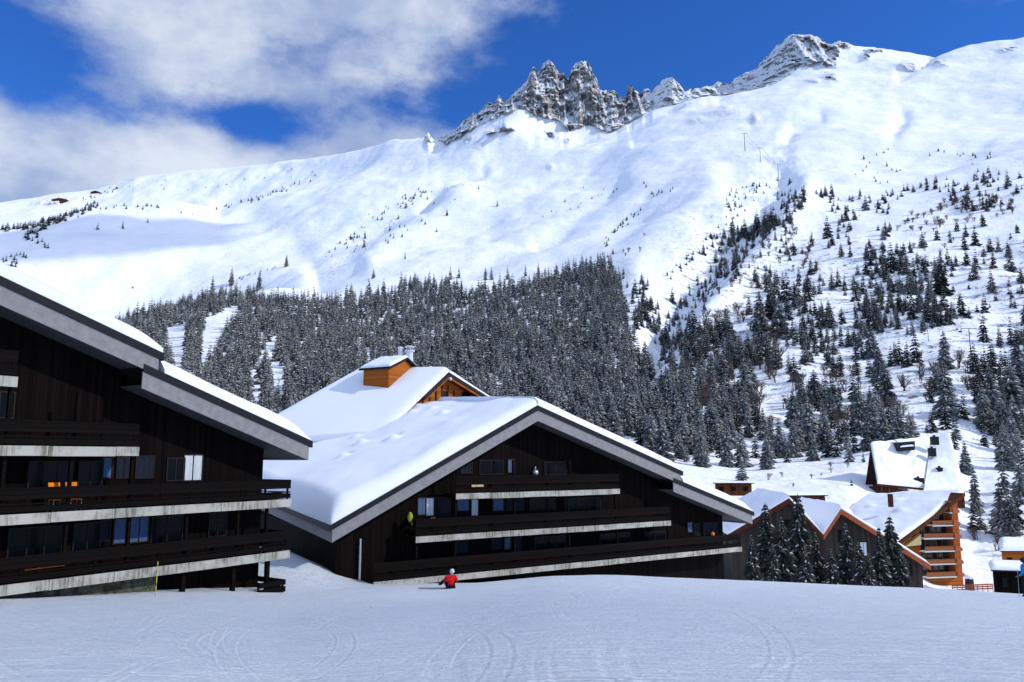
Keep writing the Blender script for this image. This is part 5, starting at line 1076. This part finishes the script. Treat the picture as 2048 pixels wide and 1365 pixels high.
    fc_ = h + Vector((0, .085, -.03)); mb = MB(); mb.ball(fc_ + Vector((0, .01, .055)), .07, 10, 0, (1.15, .6, .6)); gg = mb.build('goggles', M['helmet_dark'], None, smooth=True); gg.parent = t_
    mb = MB(); mb.ball(h + Vector((0, .115, -.03)), .018, 6, 0, (.8, 1.2, 1.2)); mb.ball(h + Vector((0, .095, -.075)), .028, 6, 0, (1, .5, .3)); fa = mb.build('face', M['skin'], None, smooth=True); fa.parent = t_
    return t_
def at_ground(px, d):
    x, y, z = ray(px, 915); k = d / math.hypot(x, y); return Vector((x * k, y * k, ground(x * k, y * k)))
# sitting in the snow, back to the viewer, leaning a little to the left
J1 = dict(pelvis=(0, 0, .14), waist=(.0, .03, .30), chest=(.02, .07, .50), neck=(.05, .11, .67), head=(.08, .14, .80), lsh=(-.19, .07, .55), lel=(-.33, .10, .34), lwr=(-.24, .28, .26), lhd=(-.17, .36, .25),
          rsh=(.23, .09, .55), rel=(.34, .14, .34), rwr=(.24, .30, .28), rhd=(.18, .37, .27), lhip=(-.12, .08, .14), lkn=(-.30, .42, .36), lan=(-.48, .70, .12), lto=(-.52, .88, .10), rhip=(.12, .08, .14), rkn=(.16, .46, .38), ran=(.12, .78, .12), rto=(.12, .96, .10))
pr = at_ground(904, 43)
person(pr, RD(-2 + 12), 'person in a red jacket and pale helmet sitting in the snow, seen from behind', J1, 'red', 'helmet_pale', 1.02)
mb = MB()
for dx_ in (0, .16):
    a_ = pr + Vector((-.9 + dx_ * .3, .55 + dx_, .04)); a_.z = ground(a_.x, a_.y) + .03
    mb.prism([a_ + Vector((-.85, 0, 0)), a_ + Vector((.75, .05, 0)), a_ + Vector((.75, .13, 0)), a_ + Vector((-.85, .08, 0))], (0, 0, .03))
sk = mb.build('pair_of_skis', M['helmet_dark']); tag(sk, 'pair of dark skis lying in the snow left of the person in red', 'skis')
J2 = dict(pelvis=(0, 0, .95), waist=(0, .01, 1.12), chest=(0, .02, 1.33), neck=(0, .03, 1.52), head=(0, .05, 1.66), lsh=(-.19, .02, 1.42), lel=(-.29, -.02, 1.14), lwr=(-.26, .18, .98), lhd=(-.25, .26, .95),
          rsh=(.19, .02, 1.42), rel=(.29, -.02, 1.14), rwr=(.26, .18, .98), rhd=(.25, .26, .95), lhip=(-.11, 0, .90), lkn=(-.14, .06, .50), lan=(-.15, -.01, .10), lto=(-.16, .17, .05), rhip=(.11, 0, .90), rkn=(.14, .06, .50), ran=(.15, -.01, .10), rto=(.16, .17, .05))
pb = at_ground(2030, 46)
person(pb, RD(40), 'person in a bright blue jacket and dark trousers standing at the right edge', J2, 'blue', 'helmet_dark', 1.0)
for sd in (-1, 1):
    mb = MB(); a_ = pb + Vector((.32 * sd, .1, 0)); a_.z = ground(a_.x, a_.y); mb.tube(a_, a_ + Vector((-.05 * sd, .05, 1.2)), .009); mb.tube(a_ + Vector((-.05 * sd, .05, 1.1)), a_ + Vector((-.05 * sd, .05, 1.22)), .018); mb.tube(a_ + Vector((0, 0, .06)), a_ + Vector((0, 0, .075)), .05)
    tag(mb.build('ski_pole', M['metal']), 'ski pole held by the person in blue', 'ski pole', 'ski poles of the person in blue')

# ------------------------------------------------------------------ loose things on and around the balconies
def chair(p, d, label):
    t_ = thing('folding_chair', p, label, 'chair', 'orange chairs on the balcony'); d = Vector(d); n = Vector((d.y, -d.x, 0)); u = Vector((0, 0, 1))
    B = lambda c, a_, b_, e: MB().prism([c - d * a_, c + d * a_, c + d * a_ + b_, c - d * a_ + b_], e)
    B(p + u * .45 - n * .2, .24, n * .42, u * .04).build('seat', M['orange_fabric'], t_)
    B(p + u * .62 - n * .24, .24, u * .55 - n * .12, n * .04).build('backrest', M['orange_fabric'], t_)
    for a_ in (-.22, .22):
        for b_ in (-.2, .2): MB().tube(p + d * a_ + n * b_, p + d * a_ + n * (b_ * .9) + u * .46, .018).build('leg', M['metal'], t_)
for i, (x_, lb) in enumerate(((118, 'orange folding chair on the nearest chalet balcony, left of the pair'), (152, 'orange folding chair on the nearest chalet balcony, right of the pair'))):
    s_, _ = f1.sz(x_, 968, -.55); chair(f1.p(s_, -.62, -2.21 + .0), f1.d + (0,), lb)
s_, z_ = f1.sz(310, 1198, 1.2); g_ = f1.p(s_, 1.2, 0); g_.z = ground(g_.x, g_.y)
t_ = thing('marker_pole', g_, 'thin yellow marker pole stuck in the snow before the nearest chalet', 'pole')
MB().tube(g_ - Vector((0, 0, .3)), g_ + Vector((.03, 0, 1.45)), .022).build('pole', M['yellow'], t_)
for q in (.45, .95): MB().tube(g_ + Vector((.01, 0, q)), g_ + Vector((.012, 0, q + .14)), .025).build('band', M['black_metal'], t_)
a_, b_ = f1.sz(42, 1143, -.3), f1.sz(122, 1133, -.3); mb = MB(); p0, p1 = f1.p(a_[0], -.04, -4.85 + .48), f1.p(b_[0], -.04, -4.85 + .5)
mb.tube(p0, p1, .035, .03, 6); tag(mb.build('red_ski', M['red_brown']), 'red ski lying along the lowest balcony rail of the nearest chalet', 'ski')
s_, z_ = f2.sz(820, 1042, -.8); p = f2.p(s_, -.8, -5.0); mb = MB(); mb.ball(p + Vector((0, 0, 1.15)), .22, 8, 0, (.8, .7, 1.5)); mb.ball(p + Vector((.25, .1, .75)), .2, 8, 0, (1, .8, 1))
tag(mb.build('hanging_jacket', M['yellow_green'], smooth=True), 'yellow-green jacket hung at the left end of the middle balcony', 'jacket')
s_, z_ = f2.sz(868, 1036, -.3); p = f2.p(s_, -.45, -5.03 + 1.0); mb = MB(); mb.ball(p, .16, 8, 0, (1.6, .8, .8)); tag(mb.build('orange_towel', M['orange_paint'], smooth=True), 'small orange-brown bundle on the middle balcony under the white curtain', 'bundle')
s_, z_ = f2.sz(1428, 1072, -.3); p = f2.p(s_, -.45, -7.6 + 1.15); mb = MB(); mb.ball(p, .22, 8, 0, (.8, .8, 1.1)); tag(mb.build('orange_bag', M['orange_fabric'], smooth=True), 'orange bag at the right end of the long lowest balcony', 'bag')
s_, z_ = f2.sz(954, 970, .0); p = f2.p(s_ - .45, .02, -2.4 + .42); mb = MB(); mb.prism([p, p + Vector((f2.d[0], f2.d[1], 0)) * .95, p + Vector((f2.d[0] * .95, f2.d[1] * .95, .14)), p + Vector((0, 0, .14))], (.02, -.03, 0)); tag(mb.build('name_board', M['pale_wood']), 'pale wooden board on the top balcony rail of the middle chalet', 'board')

# ------------------------------------------------------------------ beyond the crest on the right: barrier, strip for the edge shadow, snow-capped bin
a_ = px_patch(1905, 1182, 140); b_ = px_patch(1986, 1179, 138)
t_ = thing('orange_barrier', (a_ + b_) / 2, 'orange slatted barrier on the terrace below the tall orange chalet', 'barrier')
for i in range(9):
    p = a_.lerp(b_, i / 8); MB().tube(p - Vector((0, 0, 1)), p + Vector((0, 0, .9)), .06).build('post', M['orange_paint'], t_)
mb = MB()
for z0_ in (.05, .4, .72):
    mb.prism([a_ + Vector((0, -.07, z0_)), b_ + Vector((0, -.07, z0_)), b_ + Vector((0, -.07, z0_ + .2)), a_ + Vector((0, -.07, z0_ + .2))], (0, .03, 0))
mb.build('slats', M['orange_paint'], t_)
a_ = px_patch(1942, 1168, 150); t_ = thing('snow_capped_bin', a_ - Vector((0, 0, .6)), 'small dark bin with a snow cap on the terrace before the tall chalet', 'bin')
MB().prism([a_ + Vector(v_) for v_ in ((-.6, 0, -1.2), (.6, 0, -1.2), (.5, 0, .9), (-.5, 0, .9))], (0, 1, 0)).build('box', M['grey_wall'], t_)
mb = MB(); mb.ball(a_ + Vector((.1, .5, 1.1)), .75, 10, 0, (1.2, 1, .6)); mb.build('snow_cap', M['roof_snow'], t_, smooth=True)
p0, p1 = at_ground(1868, 52), at_ground(2075, 52); p0.z -= .02; p1.z -= .02
t_ = thing('edge_shadow_strip', (p0 + p1) / 2, 'low dark strip standing in for the shadow along the right end of the piste', 'shadow_line')  # dark tubes stand in for the shadow line at the piste edge
for i in range(7):
    u0, u1 = p0.lerp(p1, i / 7), p0.lerp(p1, (i + .94) / 7); u0.z = ground(u0.x, u0.y) + .06; u1.z = ground(u1.x, u1.y) + .06
    MB().tube(u0, u1, .10, .09, 8).build('shadow_strip', M['rail_black'], t_)

# ------------------------------------------------------------------ lift pylons, poles, summit cross
def pylon(px_, py_, h, label, arm=3.0, chair_=0):
    p = hit(px_, py_)
    if not p: return None
    hh = h * math.hypot(p.x, p.y) / F; t_ = thing('lift_pylon', p, label, 'lift pylon', 'pylons of the ski lifts'); k = max(.1, hh * .014)
    MB().tube(p - Vector((0, 0, 1)), p + Vector((0, 0, hh)), k * 1.4, k, 8).build('mast', M['pylon'], t_)
    mb = MB(); mb.tube(p + Vector((-hh * arm / 20, 0, hh)), p + Vector((hh * arm / 20, 0, hh)), k * .8, k * .8, 6)
    for q in (-1, 1): mb.tube(p + Vector((q * hh * arm / 20, -k * 3, hh - k)), p + Vector((q * hh * arm / 20, k * 3, hh - k)), k * .7, k * .7, 6)
    mb.build('crossarm', M['pylon'], t_)
    return p + Vector((0, 0, hh)), hh
tops = [pylon(1490, 303, 38, 'slender lift pylon high on the snowfield, leftmost and highest of three'), pylon(1521, 325, 30, 'slender lift pylon on the snowfield, middle one of three'), pylon(1557, 362, 34, 'lift pylon at the top of the gully, lowest of three')]
tops = [t_[0] for t_ in tops if t_]
if len(tops) == 3:
    for i in range(2):
        mb = MB(); 
        for q in (-3.2, 3.2):
            for k in range(8):
                u0, u1 = tops[i].lerp(tops[i + 1], k / 8), tops[i].lerp(tops[i + 1], (k + 1) / 8); sg_ = lambda w_: -5 * 4 * w_ * (1 - w_)
                mb.tube(u0 + Vector((q, 0, sg_(k / 8))), u1 + Vector((q, 0, sg_((k + 1) / 8))), .12, .12, 4)
        tag(mb.build('lift_cable', M['pylon']), 'thin lift cable between the ' + ('upper' if i == 0 else 'lower') + ' two pylons on the snowfield', 'cable', 'cables of the upper lift')
pylon(1745, 640, 52, 'thin grey pole among the spruces in the middle of the right slope', .6)
pylon(1857, 683, 30, 'thin pole on the white clearing of the right slope', .6)
tp = pylon(1942, 712, 48, 'dark lift pylon with crossarm at the right of the clearing', 5.5)
if tp:
    c_ = tp[0] + Vector((-4.2, 0, -1.6)); t_ = thing('lift_chair', c_, 'dark chairlift seat hanging left of the pylon by the clearing', 'lift chair')
    MB().tube(c_ + Vector((0, 0, 1.5)), c_, .06).build('hanger', M['pylon'], t_)
    MB().prism([c_ + Vector((-.9, -.3, -.2)), c_ + Vector((.9, -.3, -.2)), c_ + Vector((.9, .3, -.3)), c_ + Vector((-.9, .3, -.3))], (0, 0, .1)).build('seat', M['black_metal'], t_)
    MB().prism([c_ + Vector((-.9, .3, -.18)), c_ + Vector((.9, .3, -.18)), c_ + Vector((.9, .42, .55)), c_ + Vector((-.9, .42, .55))], (0, .08, 0)).build('backrest', M['black_metal'], t_)
i_ = int(np.searchsorted(AZ, ang(1588, 90)[0])); j_ = int(np.argmax(EM[i_])); sp = Vector((Xm[i_, j_], Ym[i_, j_], Zm[i_, j_]))
t_ = thing('summit_cross', sp, 'thin cross on top of the snowy right-hand summit', 'cross')
MB().tube(sp - Vector((0, 0, 3)), sp + Vector((0, 0, 17)), .9, .8, 6).build('upright', M['pylon'], t_)
MB().tube(sp + Vector((-6, 0, 11)), sp + Vector((6, 0, 11)), .7, .7, 6).build('crossbar', M['pylon'], t_)
